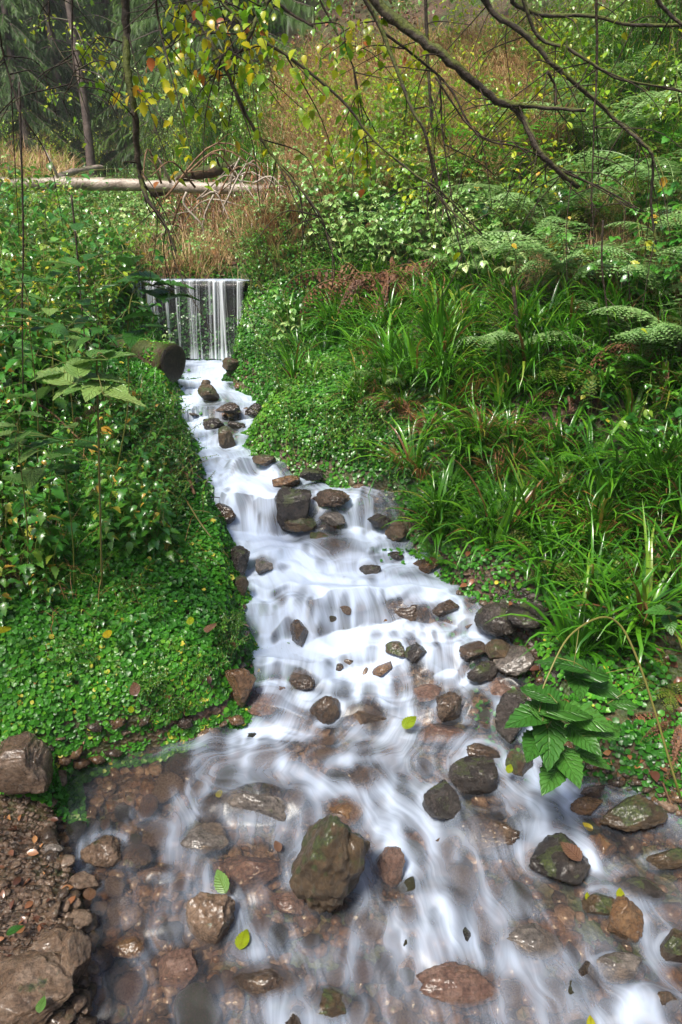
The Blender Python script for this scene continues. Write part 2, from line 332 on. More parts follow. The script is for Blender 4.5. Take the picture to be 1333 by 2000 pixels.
def rockmat(name, a, b, c, moss=0.0, rough=.22, lines=False):
    m, n, out = newmat(name); tc = N(n, 'ShaderNodeTexCoord'); oi = N(n, 'ShaderNodeObjectInfo')
    va = N(n, 'ShaderNodeVectorMath', operation='ADD'); sc = N(n, 'ShaderNodeVectorMath', operation='SCALE'); n.links.new(oi.outputs['Location'], sc.inputs[0]); sc.inputs[3].default_value = 3.7
    n.links.new(tc.outputs['Object'], va.inputs[0]); n.links.new(sc.outputs[0], va.inputs[1]); vec = va.outputs[0]
    f = noise(n, 9, 8, vec, .7); col = ramp(n, f, [(.3, a), (.5, b), (.72, c)])
    f1 = noise(n, 70, 4, vec, .7); dk = ramp(n, f1, [(.35, (.35, .35, .35)), (.6, (1.15, 1.1, 1.05))])
    mu = N(n, 'ShaderNodeMix', data_type='RGBA', blend_type='MULTIPLY'); mu.inputs['Factor'].default_value = .8; n.links.new(col, mu.inputs['A']); n.links.new(dk, mu.inputs['B']); col = mu.outputs['Result']
    p = N(n, 'ShaderNodeBsdfPrincipled')
    if moss > 0:
        g = N(n, 'ShaderNodeNewGeometry'); sx = N(n, 'ShaderNodeSeparateXYZ'); n.links.new(g.outputs['Normal'], sx.inputs[0])
        f2 = noise(n, 13, 5, vec)
        ad = N(n, 'ShaderNodeMath', operation='MULTIPLY_ADD'); n.links.new(sx.outputs[2], ad.inputs[0]); ad.inputs[1].default_value = .15; n.links.new(f2, ad.inputs[2])
        mr = N(n, 'ShaderNodeMapRange'); n.links.new(ad.outputs[0], mr.inputs[0]); mr.inputs[1].default_value = .80 - moss * .45; mr.inputs[2].default_value = .88 - moss * .45
        mx = N(n, 'ShaderNodeMix', data_type='RGBA'); n.links.new(mr.outputs[0], mx.inputs['Factor']); n.links.new(col, mx.inputs['A'])
        f3 = noise(n, 120, 3, vec); n.links.new(ramp(n, f3, [(.35, (.010, .014, .004)), (.65, (.065, .085, .014))]), mx.inputs['B']); col = mx.outputs['Result']
        rr = N(n, 'ShaderNodeMapRange'); n.links.new(mr.outputs[0], rr.inputs[0]); rr.inputs[3].default_value = rough; rr.inputs[4].default_value = .6; n.links.new(rr.outputs[0], p.inputs['Roughness'])
    else: p.inputs['Roughness'].default_value = rough
    n.links.new(col, p.inputs['Base Color']); p.inputs['Specular IOR Level'].default_value = .6; p.inputs['Coat Weight'].default_value = .5 if moss < .3 else .25; p.inputs['Coat Roughness'].default_value = .2
    cb = N(n, 'ShaderNodeBump'); cb.inputs['Strength'].default_value = .5; cb.inputs['Distance'].default_value = .012; n.links.new(noise(n, 28, 4, vec), cb.inputs['Height']); n.links.new(cb.outputs[0], p.inputs['Coat Normal'])
    bf = noise(n, 45, 8, vec, .75); bp = N(n, 'ShaderNodeBump'); bp.inputs['Strength'].default_value = 1; bp.inputs['Distance'].default_value = .02
    n.links.new(bf, bp.inputs['Height']); n.links.new(bp.outputs[0], p.inputs['Normal']); n.links.new(p.outputs[0], out.inputs[0]); return m
G = {}
G['cress'] = leafmat('cress_leaf', [(0, (.008, .045, .01)), (.35, (.02, .10, .015)), (.7, (.045, .19, .025)), (.93, (.10, .26, .03)), (1, (.35, .32, .04))], .35, .3, .35)
G['cress_small'] = leafmat('cress_small_leaf', [(0, (.01, .05, .012)), (.5, (.03, .12, .02)), (1, (.09, .22, .03))], .3, .3)
G['rush'] = leafmat('rush_blade', [(0, (.02, .085, .01)), (.5, (.045, .17, .015)), (.82, (.09, .24, .02)), (.9, (.2, .22, .03)), (.94, (.22, .11, .03)), (1, (.12, .06, .025))], .25, .3, .5, 1.25)
G['rush_dead'] = leafmat('dead_blade', [(0, (.10, .04, .015)), (1, (.28, .15, .05))], .5, .3)
G['fern'] = leafmat('fern_green', [(0, (.02, .09, .01)), (.5, (.05, .19, .02)), (1, (.12, .28, .03))], .35, .35)
G['fern_pale'] = leafmat('fern_pale', [(0, (.07, .17, .06)), (.5, (.13, .24, .12)), (1, (.22, .33, .22))], .32, .3, .8, 1.4)
G['fern_brown'] = leafmat('fern_brown', [(0, (.05, .022, .012)), (.5, (.13, .06, .028)), (1, (.24, .13, .06))], .6, .3, .5, 1.2)
G['fern_olive'] = leafmat('fern_olive', [(0, (.05, .10, .015)), (.5, (.10, .16, .025)), (.8, (.15, .15, .035)), (1, (.15, .08, .03))], .45, .35, .5, 1.2)
G['bramble'] = leafmat('bramble_leaf', [(0, (.015, .075, .015)), (.5, (.035, .15, .025)), (.85, (.09, .22, .04)), (.95, (.25, .27, .03)), (1, (.35, .22, .03))], .28, .3, .6)
G['bigleaf'] = leafmat('broad_leaf', [(0, (.015, .07, .02)), (.5, (.03, .12, .03)), (1, (.06, .19, .05))], .37, .2, .5, 1.1, True)
G['lime'] = leafmat('lime_leaf', [(0, (.06, .17, .015)), (.5, (.13, .27, .02)), (.8, (.27, .33, .02)), (1, (.42, .33, .02))], .3, .45, .6)
G['yellow'] = leafmat('yellow_leaf', [(0, (.13, .22, .01)), (.4, (.25, .33, .012)), (.75, (.42, .38, .015)), (.9, (.5, .28, .02)), (1, (.4, .12, .03))], .35, .5, .5, 1.3)
G['pale'] = leafmat('silvery_leaf', [(0, (.06, .16, .05)), (.5, (.14, .27, .11)), (1, (.3, .42, .26))], .3, .3, .7)
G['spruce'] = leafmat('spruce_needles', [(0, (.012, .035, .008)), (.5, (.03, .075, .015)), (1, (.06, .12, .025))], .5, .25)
G['spruce_hazed'] = leafmat('hazed_needles', [(0, (.03, .06, .025)), (.5, (.06, .12, .05)), (1, (.12, .2, .08))], .6, .3)  # paler than the near needles: distance haze put into the colour
G['straw'] = leafmat('straw', [(0, (.14, .075, .04)), (.35, (.28, .17, .08)), (.75, (.44, .32, .17)), (1, (.2, .26, .05))], .45, .4, .5, 1.4)
G['dead'] = leafmat('dead_leaf', [(0, (.05, .02, .012)), (.6, (.16, .07, .03)), (1, (.32, .17, .06))], .35, .1)
G['pale_veined'] = leafmat('veined_pale_leaf', [(0, (.03, .12, .03)), (.5, (.08, .19, .07)), (1, (.19, .3, .16))], .37, .3, .5, 1.35, True)
G['yellow_veined'] = leafmat('veined_yellow_leaf', [(0, (.13, .22, .01)), (.4, (.25, .33, .012)), (1, (.42, .32, .015))], .35, .3, .5, 1.2, True)
G['dead_veined'] = leafmat('veined_dead_leaf', [(0, (.05, .025, .015)), (1, (.2, .12, .08))], .3, .1, .5, 1.2, True)
G['stem'] = leafmat('plant_stem', [(0, (.05, .03, .012)), (.5, (.09, .09, .02)), (1, (.1, .17, .03))], .5, 0)
BARK = barkmat('dark_bark', (.015, .011, .008), (.09, .07, .05), (.10, .12, .02), .62, 22)
TWIG = barkmat('twig_bark', (.015, .01, .008), (.06, .04, .025), (.09, .11, .02), .35, 30)
FARBARK = barkmat('trunk_bark', (.04, .03, .028), (.16, .12, .10), (.07, .10, .03), .45, 8)
PALEWOOD = barkmat('pale_dead_wood', (.15, .11, .08), (.42, .35, .28), (.10, .13, .03), .35, 10, .45, .6)
MOSSLOG = barkmat('mossy_log', (.03, .018, .01), (.10, .06, .035), (.06, .08, .015), .6, 14)
LOGEND = barkmat('cut_end', (.004, .003, .002), (.045, .03, .02), (.03, .05, .01), .45, 30, .5)
LOGEND2 = barkmat('wet_weir_face', (.002, .002, .0015), (.010, .009, .006), (.012, .022, .005), .55, 12, .85, .08)
DRYTWIG = barkmat('dry_twig', (.07, .035, .02), (.26, .15, .08), None, 0, 20)
RM = {'moss': rockmat('mossy_stone', (.03, .018, .009), (.075, .048, .022), (.15, .10, .055), .5, .28),
      'brown': rockmat('brown_stone', (.02, .012, .007), (.065, .040, .024), (.17, .115, .07), .12, .18),
      'dark': rockmat('dark_stone', (.010, .008, .007), (.035, .027, .022), (.10, .085, .075), .35, .16),
      'pink': rockmat('pink_stone', (.07, .035, .028), (.15, .085, .062), (.27, .18, .14), .0, .25),
      'orange': rockmat('orange_stone', (.06, .03, .012), (.15, .078, .032), (.26, .16, .08), .1, .22),
      'tan': rockmat('tan_stone', (.07, .042, .026), (.19, .125, .08), (.36, .27, .2), .1, .14),
      'grey': rockmat('grey_stone', (.05, .045, .04), (.15, .13, .115), (.35, .30, .25), .15, .2)}
# ground: damp soil with litter
def soil():
    m, n, out = newmat('soil'); tc = N(n, 'ShaderNodeTexCoord'); v = tc.outputs['Object']
    c = ramp(n, noise(n, 3.5, 8, v, .7), [(.3, (.010, .006, .004)), (.5, (.032, .018, .010)), (.7, (.075, .042, .024))])
    vo = N(n, 'ShaderNodeTexVoronoi'); vo.inputs['Scale'].default_value = 55; n.links.new(v, vo.inputs['Vector'])
    bw = N(n, 'ShaderNodeSeparateColor'); n.links.new(vo.outputs['Color'], bw.inputs[0])
    c2 = ramp(n, bw.outputs[0], [(.1, (.02, .012, .008)), (.5, (.11, .06, .035)), (.8, (.22, .12, .07)), (.97, (.3, .22, .16))])
    mx = N(n, 'ShaderNodeMix', data_type='RGBA'); mx.inputs['Factor'].default_value = .5; n.links.new(c, mx.inputs['A']); n.links.new(c2, mx.inputs['B'])
    gm = ramp(n, noise(n, 1.3, 6, v, .7), [(.45, (0, 0, 0)), (.6, (1, 1, 1))]); m2 = N(n, 'ShaderNodeMix', data_type='RGBA'); n.links.new(gm, m2.inputs['Factor']); n.links.new(mx.outputs['Result'], m2.inputs['A'])
    n.links.new(ramp(n, noise(n, 40, 3, v), [(.3, (.02, .035, .008)), (.7, (.06, .09, .02))]), m2.inputs['B'])
    p = N(n, 'ShaderNodeBsdfPrincipled'); n.links.new(m2.outputs['Result'], p.inputs['Base Color']); p.inputs['Roughness'].default_value = .4
    ad = N(n, 'ShaderNodeMath', operation='MULTIPLY_ADD'); n.links.new(noise(n, 60, 6, v, .7), ad.inputs[0]); ad.inputs[1].default_value = 1; 
    n.links.new(vo.outputs['Distance'], ad.inputs[2])
    bp = N(n, 'ShaderNodeBump'); bp.inputs['Strength'].default_value = .8; bp.inputs['Distance'].default_value = .012; n.links.new(ad.outputs[0], bp.inputs['Height']); n.links.new(bp.outputs[0], p.inputs['Normal'])
    n.links.new(p.outputs[0], out.inputs[0]); return m
def watermat(name='flowing_water', fall=False):
    m, n, out = newmat(name)
    at = N(n, 'ShaderNodeAttribute', attribute_name='foam'); uv = N(n, 'ShaderNodeAttribute', attribute_name='flow')
    def st(sx, sy, det, ro=.55):
        mp = N(n, 'ShaderNodeMapping'); mp.inputs['Scale'].default_value = (sx, sy, 1); n.links.new(uv.outputs['Vector'], mp.inputs['Vector'])
        return noise(n, 1, det, mp.outputs[0], ro)
    s1 = st(16, 1.6, 3); s2 = st(75, 3.0, 2); s3 = st(5, 2.2, 2)
    a = N(n, 'ShaderNodeMath', operation='MULTIPLY_ADD'); n.links.new(s1, a.inputs[0]); a.inputs[1].default_value = .85; n.links.new(at.outputs['Fac'], a.inputs[2])
    b = N(n, 'ShaderNodeMath', operation='MULTIPLY_ADD'); n.links.new(s2, b.inputs[0]); b.inputs[1].default_value = .34; n.links.new(a.outputs[0], b.inputs[2])
    c = N(n, 'ShaderNodeMath', operation='MULTIPLY_ADD'); n.links.new(s3, c.inputs[0]); c.inputs[1].default_value = .45; n.links.new(b.outputs[0], c.inputs[2])
    mr = N(n, 'ShaderNodeMapRange', interpolation_type='SMOOTHSTEP'); n.links.new(c.outputs[0], mr.inputs[0]); mr.inputs[1].default_value = .70; mr.inputs[2].default_value = 2.35; mr.inputs[3].default_value = .03; mr.inputs[4].default_value = .98
    # clear water: see-through with a sky sheen
    tr = N(n, 'ShaderNodeBsdfTransparent'); tr.inputs[0].default_value = (.88, .79, .66, 1)
    gl = N(n, 'ShaderNodeBsdfGlossy'); gl.inputs['Roughness'].default_value = .28
    fr = N(n, 'ShaderNodeFresnel'); fr.inputs[0].default_value = 1.33
    bp = N(n, 'ShaderNodeBump'); bp.inputs['Strength'].default_value = .25; bp.inputs['Distance'].default_value = .01; n.links.new(b.outputs[0], bp.inputs['Height'])
    n.links.new(bp.outputs[0], gl.inputs['Normal'])
    cl = N(n, 'ShaderNodeMixShader'); fm = N(n, 'ShaderNodeMath', operation='MULTIPLY'); n.links.new(fr.outputs[0], fm.inputs[0]); fm.inputs[1].default_value = .25 if fall else .75; n.links.new(fm.outputs[0], cl.inputs[0]); n.links.new(tr.outputs[0], cl.inputs[1]); n.links.new(gl.outputs[0], cl.inputs[2])
    df = N(n, 'ShaderNodeBsdfDiffuse'); df.inputs[0].default_value = (.68, .80, 1.0, 1); tl = N(n, 'ShaderNodeBsdfTranslucent'); tl.inputs[0].default_value = (.68, .80, 1.0, 1)
    wf = N(n, 'ShaderNodeMixShader'); wf.inputs[0].default_value = .3; n.links.new(df.outputs[0], wf.inputs[1]); n.links.new(tl.outputs[0], wf.inputs[2])
    if fall: df.inputs[0].default_value = tl.inputs[0].default_value = (.90, .95, 1, 1); tr.inputs[0].default_value = (.97, .97, .97, 1)
    mx = N(n, 'ShaderNodeMixShader'); n.links.new(mr.outputs[0], mx.inputs[0]); n.links.new(cl.outputs[0], mx.inputs[1]); n.links.new(wf.outputs[0], mx.inputs[2])
    n.links.new(mx.outputs[0], out.inputs[0]); return m
SOIL = soil(); WATER = watermat(); FALL = watermat('falling_water', True)

# ------------------------------------------------------------------ ground
def build_ground():
    ys = np.concatenate([np.linspace(-12, .4, 30), np.linspace(.45, 7.2, 400), np.geomspace(7.25, 140, 130)])
    t = np.linspace(-1, 1, 520); xs = 3.2 * t + 100 * np.sign(t) * np.abs(t) ** 7
    Y, X = np.meshgrid(ys, xs, indexing='ij'); Z = Hter(X, Y)
    mb = MB(); mb.add(np.stack([X, Y, Z], -1).reshape(-1, 3), grid_faces(len(ys), len(xs)))
    tag(mb.build('ground', SOIL, smooth=True), kind='structure')
build_ground()

# ------------------------------------------------------------------ water surface
STR = [  # pixel polylines of the white flow, half-width px, strength
    ([(440, 712), (415, 742), (365, 758), (368, 800), (385, 840), (400, 885), (440, 930), (455, 965), (460, 1000)], 38, 1.0),
    ([(330, 706), (480, 706)], 13, 1.2), ([(400, 700), (440, 715), (462, 762), (500, 785)], 22, .8), ([(480, 790), (485, 830), (465, 870), (440, 895)], 14, .7),
    ([(385, 820), (390, 870), (430, 905)], 40, 1.), ([(430, 890), (500, 905), (530, 940)], 26, .8), ([(430, 930), (500, 945), (520, 990)], 38, .95),
    ([(420, 1000), (470, 1015), (520, 1060), (575, 1100), (640, 1140), (700, 1160)], 48, 1.15), ([(470, 1060), (500, 1130), (515, 1190), (540, 1240)], 36, .75),
    ([(600, 935), (660, 955), (700, 985)], 14, .45), ([(700, 985), (715, 1040), (760, 1080), (810, 1110), (850, 1145)], 28, .75), ([(640, 1100), (700, 1090), (760, 1105)], 16, .6),
    ([(520, 1125), (650, 1140), (740, 1150), (860, 1160)], 28, 1.05), ([(560, 1200), (660, 1210), (760, 1205)], 36, .78), ([(840, 1160), (880, 1180), (890, 1190)], 18, .6),
    ([(500, 1270), (580, 1262), (700, 1268), (760, 1280)], 30, 1.15), ([(500, 1300), (640, 1310), (740, 1325)], 26, .75), ([(860, 1195), (920, 1225), (960, 1265)], 22, .5),
    ([(800, 1230), (870, 1240), (900, 1290)], 24, .5), ([(830, 1275), (880, 1310), (950, 1335), (1010, 1390), (1060, 1470), (1110, 1550)], 24, .6),
    ([(530, 1340), (560, 1390)], 22, .5), ([(590, 1370), (600, 1330)], 18, .5), ([(680, 1330), (740, 1340), (770, 1370)], 22, .55), ([(480, 1418), (570, 1415)], 22, 1.05), ([(500, 1430), (430, 1480), (380, 1560), (330, 1640)], 48, .42),
    ([(590, 1435), (640, 1405), (690, 1360)], 13, .7), ([(780, 1410), (765, 1450), (755, 1510), (745, 1580), (765, 1640), (800, 1690)], 22, .72), ([(700, 1420), (710, 1470)], 26, .35),
    ([(555, 1490), (620, 1535), (690, 1552), (745, 1580)], 15, .65), ([(650, 1492), (700, 1484), (765, 1492)], 11, .6), ([(780, 1575), (830, 1590), (855, 1625)], 30, .62),
    ([(930, 1475), (1000, 1500), (1060, 1560), (1100, 1610)], 30, .55), ([(1030, 1612), (1100, 1608), (1150, 1650), (1165, 1720)], 13, .5), ([(800, 1660), (880, 1720), (970, 1820), (1060, 1920)], 50, .32),
    ([(845, 1770), (880, 1765), (900, 1830)], 26, .65), ([(800, 1820), (840, 1825), (860, 1900)], 32, .45), ([(1215, 1985), (1240, 1955), (1275, 1985)], 26, .85), ([(620, 1850), (680, 1850)], 32, .5),
    ([(1200, 1720), (1250, 1800), (1290, 1860)], 26, .4), ([(550, 1980), (600, 1970)], 36, .55), ([(500, 1850), (540, 1890)], 30, .4), ([(700, 1600), (690, 1700), (730, 1800)], 18, .35), ([(380, 1660), (370, 1760), (300, 1850)], 40, .22),
    ([(150, 1700), (220, 1690)], 24, .3), ([(980, 1850), (1040, 1960)], 50, .25), ([(490, 1700), (480, 1780)], 20, .15), ([(930, 1620), (980, 1650)], 24, .35), ([(1080, 1290), (960, 1280)], 10, .2)]
def foam_at(px, py):
    f = np.zeros_like(px)
    for pts, wd, s in STR:
        pts = np.array(pts, float); low = pts[:, 1].mean() > 1470; wd = wd * (1.45 if low else 1); s = s * ((.9 if pts[:, 1].mean() < 1700 else .72) if low else 1); best = np.full(px.shape, 1e9)
        for a, b in zip(pts[:-1], pts[1:]):
            ab = b - a; t = np.clip(((px - a[0]) * ab[0] + (py - a[1]) * ab[1]) / (ab @ ab), 0, 1)
            best = np.minimum(best, (px - a[0] - t * ab[0]) ** 2 + (py - a[1] - t * ab[1]) ** 2)
        f = np.maximum(f, s * np.exp(-best / (wd * 1.15) ** 2))
    return f
ROCKS = [  # px, py, w, h, style, exposed part, label
    (645, 1705, 128, 225, 'moss', 1, 'large tall mossy brown boulder standing in the shallow foreground water'),
    (922, 1512, 80, 68, 'dark', .9, 'square dark wet block of stone with flat rippled top'),
    (200, 1662, 72, 66, 'tan', .9, 'rounded banded brown stone at the left edge of the shallows'),
    (487, 1700, 112, 92, 'pink', .5, 'flat angular pinkish orange slab just under the water left of the mossy boulder'),
    (412, 1795, 82, 100, 'tan', .7, 'pale crusted stone poking out beside the yellow leaf'),
    (762, 1688, 52, 82, 'pink', .8, 'small upright pink stone just right of the large mossy boulder'),
    (862, 1568, 64, 84, 'dark', .8, 'dark leaning stone with moss below the square block'),
    (962, 1625, 92, 84, 'brown', .45, 'broad wet brown stone washed over below the square block'),
    (1088, 1685, 104, 100, 'dark', .8, 'glossy black stone carrying a dead leaf and twigs'),
    (1232, 1592, 112, 76, 'moss', .9, 'flat moss covered stone at the foot of the right bank'),
    (1148, 1576, 60, 36, 'orange', .9, 'small smooth reddish stone beside the flat mossy one'),
    (1158, 1546, 52, 28, 'brown', .9, 'small brown stone touching the cress of the right bank'),
    (1222, 1800, 66, 84, 'orange', .8, 'angular rust orange stone with pointed top in the right shallows'),
    (1176, 1765, 66, 52, 'moss', .8, 'small mossy stone just behind the rust orange one'),
    (1322, 1856, 56, 66, 'moss', .9, 'mossy stone cut by the right border of the picture'),
    (1215, 1885, 90, 44, 'grey', .6, 'long pale flat stone in the water below the rust orange one'),
    (815, 1274, 42, 40, 'dark', 1, 'small black pointed stone below the widest white fall'),
    (772, 1264, 40, 34, 'moss', .8, 'small green mossy stone left of the black pointed one'),
    (635, 1378, 52, 62, 'brown', .8, 'upright brown stone splitting the lower cascade'),
    (722, 1392, 66, 50, 'brown', .4, 'brown stone under a thin veil in the lower cascade'),
    (880, 1382, 46, 56, 'brown', .9, 'brown angular stone right of the cascade in calm water'),
    (872, 1432, 94, 50, 'pink', .5, 'pale pink slab lying behind the square block'),
    (945, 1470, 60, 40, 'brown', .7, 'dark brown stone leaning on the top of the square block'),
    (722, 1515, 72, 62, 'brown', .4, 'brown stone with white water curling over both sides'),
    (500, 1560, 120, 60, 'grey', .4, 'wide grey stone washed by the flow at the left'),
    (680, 1582, 66, 50, 'orange', .5, 'smooth orange brown stone behind the large mossy boulder'),
    (586, 1228, 32, 48, 'brown', .8, 'small pointed stone in the middle of the wide white fall'),
    (1002, 1400, 62, 92, 'dark', .9, 'dark mossy stone beside the broad leaves on the right'),
    (925, 1268, 52, 40, 'brown', .9, 'small shiny brown stone at the right edge of the cascade'),
    (948, 1306, 64, 34, 'dark', .9, 'low black stone with shiny top right of the cascade'),
    (972, 1272, 44, 48, 'moss', 1, 'little stone fully covered with green moss right of the cascade'),
    (1005, 1292, 70, 54, 'grey', .8, 'wrinkled grey slab under the hanging rush blades'),
    (972, 1204, 74, 66, 'dark', .9, 'dark wet rock wall piece where the bank meets the cascade'),
    (1030, 1210, 80, 60, 'dark', .9, 'dark shining stone behind the rush tussock'),
    (800, 1182, 76, 50, 'brown', .45, 'reddish brown stone under the right side of the white fall'),
    (868, 1180, 50, 40, 'brown', .6, 'brown stone at the right end of the white fall'),
    (722, 1112, 40, 38, 'dark', .7, 'small dark stone sticking out above the wide fall'),
    (772, 1084, 30, 14, 'dark', .8, 'very small flat dark stone above the wide fall'),
    (812, 1132, 52, 42, 'dark', .5, 'dark stone under a glassy veil at the right bank'),
    (835, 1100, 50, 34, 'orange', .9, 'orange brown stone at the bank above the glassy veil'),
    (574, 985, 62, 66, 'dark', .9, 'dark block in the centre of the upper cascade'),
    (645, 975, 70, 40, 'brown', .6, 'brown step stone right of the dark upper block'),
    (590, 1016, 60, 36, 'moss', .9, 'mossy ledge stone just below the dark upper block'),
    (648, 1052, 78, 48, 'moss', .6, 'mossy stone beside the narrow right channel'),
    (650, 1008, 46, 26, 'grey', .7, 'small grey step stone between two mossy stones'),
    (560, 938, 50, 32, 'orange', .9, 'orange stone with green moss cap in the upper cascade'),
    (742, 1014, 42, 26, 'dark', .8, 'flat dark stone in the right hand channel of the upper cascade'),
    (775, 1030, 36, 36, 'moss', .9, 'mossy stone on the right channel edge under rush blades'),
    (408, 774, 36, 30, 'moss', 1, 'little mossy mound in white water below the weir'),
    (447, 800, 42, 24, 'brown', .9, 'small brown stone below the weir'),
    (418, 828, 38, 26, 'dark', .7, 'dark stone in the narrow upper stream'),
    (443, 856, 30, 36, 'moss', .8, 'mossy stone dividing the narrow upper stream'),
    (462, 832, 30, 20, 'dark', .7, 'small wet stone right in the narrow upper stream'),
    (497, 806, 34, 30, 'dark', .9, 'dark stone at the right edge of the upper stream'),
    (402, 750, 16, 12, 'moss', 1, 'tiny green stone nearest to the foot of the fall'),
    (452, 716, 36, 24, 'moss', 1, 'mossy stone at the right foot of the weir'),
    (516, 900, 40, 22, 'moss', 1, 'dark mossy stone at the right bend of the stream'),
    (610, 925, 40, 20, 'dark', .5, 'thinly veiled dark stone at the bank bend'),
    (474, 1155, 26, 46, 'moss', 1.2, 'tufted mossy stump stone on the left edge of the fall'),
    (465, 1100, 44, 60, 'dark', .8, 'dark rock face under the left bank'),
    (440, 1000, 40, 36, 'brown', .6, 'brown rock under the left bank above the tufted stone'),
    (470, 1345, 52, 82, 'orange', .9, 'orange brown rock below the cress on the left bank'),
    (524, 1356, 64, 72, 'pink', .35, 'pinkish boulder behind the veil at the left of the lower cascade'),
    (590, 1320, 46, 40, 'brown', .3, 'brown stone half lost in foam in the lower cascade'),
    (520, 1100, 40, 36, 'grey', .3, 'grey slab under foam near the left bank'),
    (100, 1660, 50, 34, 'grey', .8, 'small grey stone at the waterline of the left shore'),
    (165, 1728, 54, 58, 'tan', .9, 'brown rough stone with a dead leaf on the left shore'),
    (50, 1520, 96, 120, 'tan', 1.2, 'brown weathered block standing at the left shore'),
    (55, 1945, 190, 150, 'tan', 1, 'large flat grey rock in the lower left corner'),
    (150, 1885, 58, 120, 'tan', 1, 'narrow upright brown rock beside the lower left rock'),
    (100, 1850, 76, 66, 'tan', 1, 'rough brown stone behind the lower left rock'),
    (250, 1840, 64, 50, 'orange', .15, 'pale round orange stone under clear water at lower left'),
    (345, 1882, 84, 60, 'pink', .15, 'reddish round stone under clear water at lower left'),
    (300, 1700, 60, 30, 'orange', .3, 'flat orange stone under the left shallows'),
    (265, 1668, 60, 50, 'brown', .3, 'dark brown stone next to the banded stone in the shallows'),
    (400, 1630, 80, 60, 'grey', .2, 'greenish grey stone under the flow left of centre'),
    (560, 1760, 60, 40, 'pink', .2, 'pale pink stone under water right of the yellow leaf'),
    (520, 1905, 120, 70, 'brown', .15, 'brown stone under foam at the bottom'),
    (640, 1960, 80, 60, 'moss', .5, 'mossy wet stone at the bottom edge of the picture'),
    (900, 1920, 150, 70, 'pink', .12, 'long reddish slab deep under the lower flow'),
    (1040, 1830, 110, 70, 'grey', .15, 'grey green slab under the lower flow'),
    (1240, 1740, 90, 54, 'dark', .5, 'dark leaf strewn stone in the right shallows'),
    (1310, 1680, 80, 40, 'moss', .8, 'mossy slab by the right border above the shallows'),
    (1175, 1650, 60, 60, 'orange', .5, 'rusty stone under the curling flow at the right'),
    (1015, 1490, 46, 50, 'moss', .8, 'slender mossy stone with yellow leaf right of the square block'),
    (1290, 1950, 80, 46, 'brown', .6, 'brown stone at the bottom right border'),
    (840, 1350, 50, 40, 'pink', .2, 'pale stone under water right of the lower cascade'),
    (980, 1340, 40, 50, 'pink', .3, 'pinkish stone veiled by water near the right bank'),
]
RK = []
for i, (px, py, wpx, hpx, st, ex, lab) in enumerate(ROCKS):
    P0, _ = hit(px, py, fn=lambda x, y: np.maximum(np.where((x > xL(y) - .02) & (x < xR(y) + .02), Wsurf(x, y), -9), Hter(x, y)))
    P0 = P0[0]; s = depth(P0) / F; W_ = wpx * s; E = hpx * s; a = PITCH + math.atan((py - 1000) / F)
    ly = W_ * (.85 if hpx < 1.3 * wpx else 1.15)
    hz = float(np.clip((E - ly * math.sin(a)) / math.cos(a), .35 * W_, 1.5 * W_)) if ex > .35 else .3 * W_
    ly = float(np.clip((E - hz * math.cos(a)) / math.sin(a), .4 * W_, 1.6 * W_))
    up = hz * ex - hz * .5 if ex > .35 else -.25 * hz + .004
    c = at_z(px, py, P0[2] + max(up, 0) * .5)
    wet = xL(c[1]) + .02 < c[0] < xR(c[1]) - .02 and px != 645
    if wet: W_ *= 1.12; ly *= 1.12; hz *= 1.25; ex2 = ex - (.38 if 930 < py < 1420 and px < 1000 and px > 480 else .17) if ex > .35 else ex
    else: ex2 = ex
    RK.append(dict(c=np.array([c[0], c[1], P0[2] + (hz * (ex2 - .5) if ex > .35 else -.35 * hz)]), w=W_, l=ly, h=hz, st=st, lab=lab, wz=P0[2], ex=ex, px=px, py=py))
CB = []
gc = np.random.default_rng(77); _poly = np.array([(350, 760), (480, 780), (520, 900), (690, 960), (800, 1060), (900, 1160), (1030, 1300), (1060, 1440), (1130, 1520), (1400, 1620), (1480, 2040), (170, 2040), (130, 1620), (330, 1480), (470, 1400), (490, 1200), (430, 1000)], float)
def inpoly(q, poly):
    x, y = q[:, 0], q[:, 1]; c = np.zeros(len(q), bool); n = len(poly); j = n - 1
    for i in range(n):
        xi, yi = poly[i]; xj, yj = poly[j]
        c ^= ((yi > y) != (yj > y)) & (x < (xj - xi) * (y - yi) / (yj - yi + 1e-9) + xi); j = i
    return c
while len(CB) < 190:
    q = np.array([[gc.uniform(100, 1480), gc.uniform(760, 2040)]])
    if not inpoly(q, _poly)[0]: continue
    P = hit(q[:, 0], q[:, 1], fn=Wsurf)[0][0]; r_ = float(np.clip(gc.lognormal(-3.15, .38), .022, .11)) * (.8 if q[0, 1] < 1300 else 1)
    if any(math.hypot(P[0] - o['c'][0], P[1] - o['c'][1]) < .45 * o['w'] + .7 * r_ for o in RK): continue
    if any(math.hypot(P[0] - o[0], P[1] - o[1]) < .75 * (o[3] + r_) for o in CB): continue
    up = gc.uniform(-.035, -.006) if (gc.random() < .9 or q[0, 1] < 1320) else gc.uniform(.004, .018)
    if q[0, 1] < 1420: up -= .022
    CB.append((P[0], P[1], P[2] + up, r_, up))
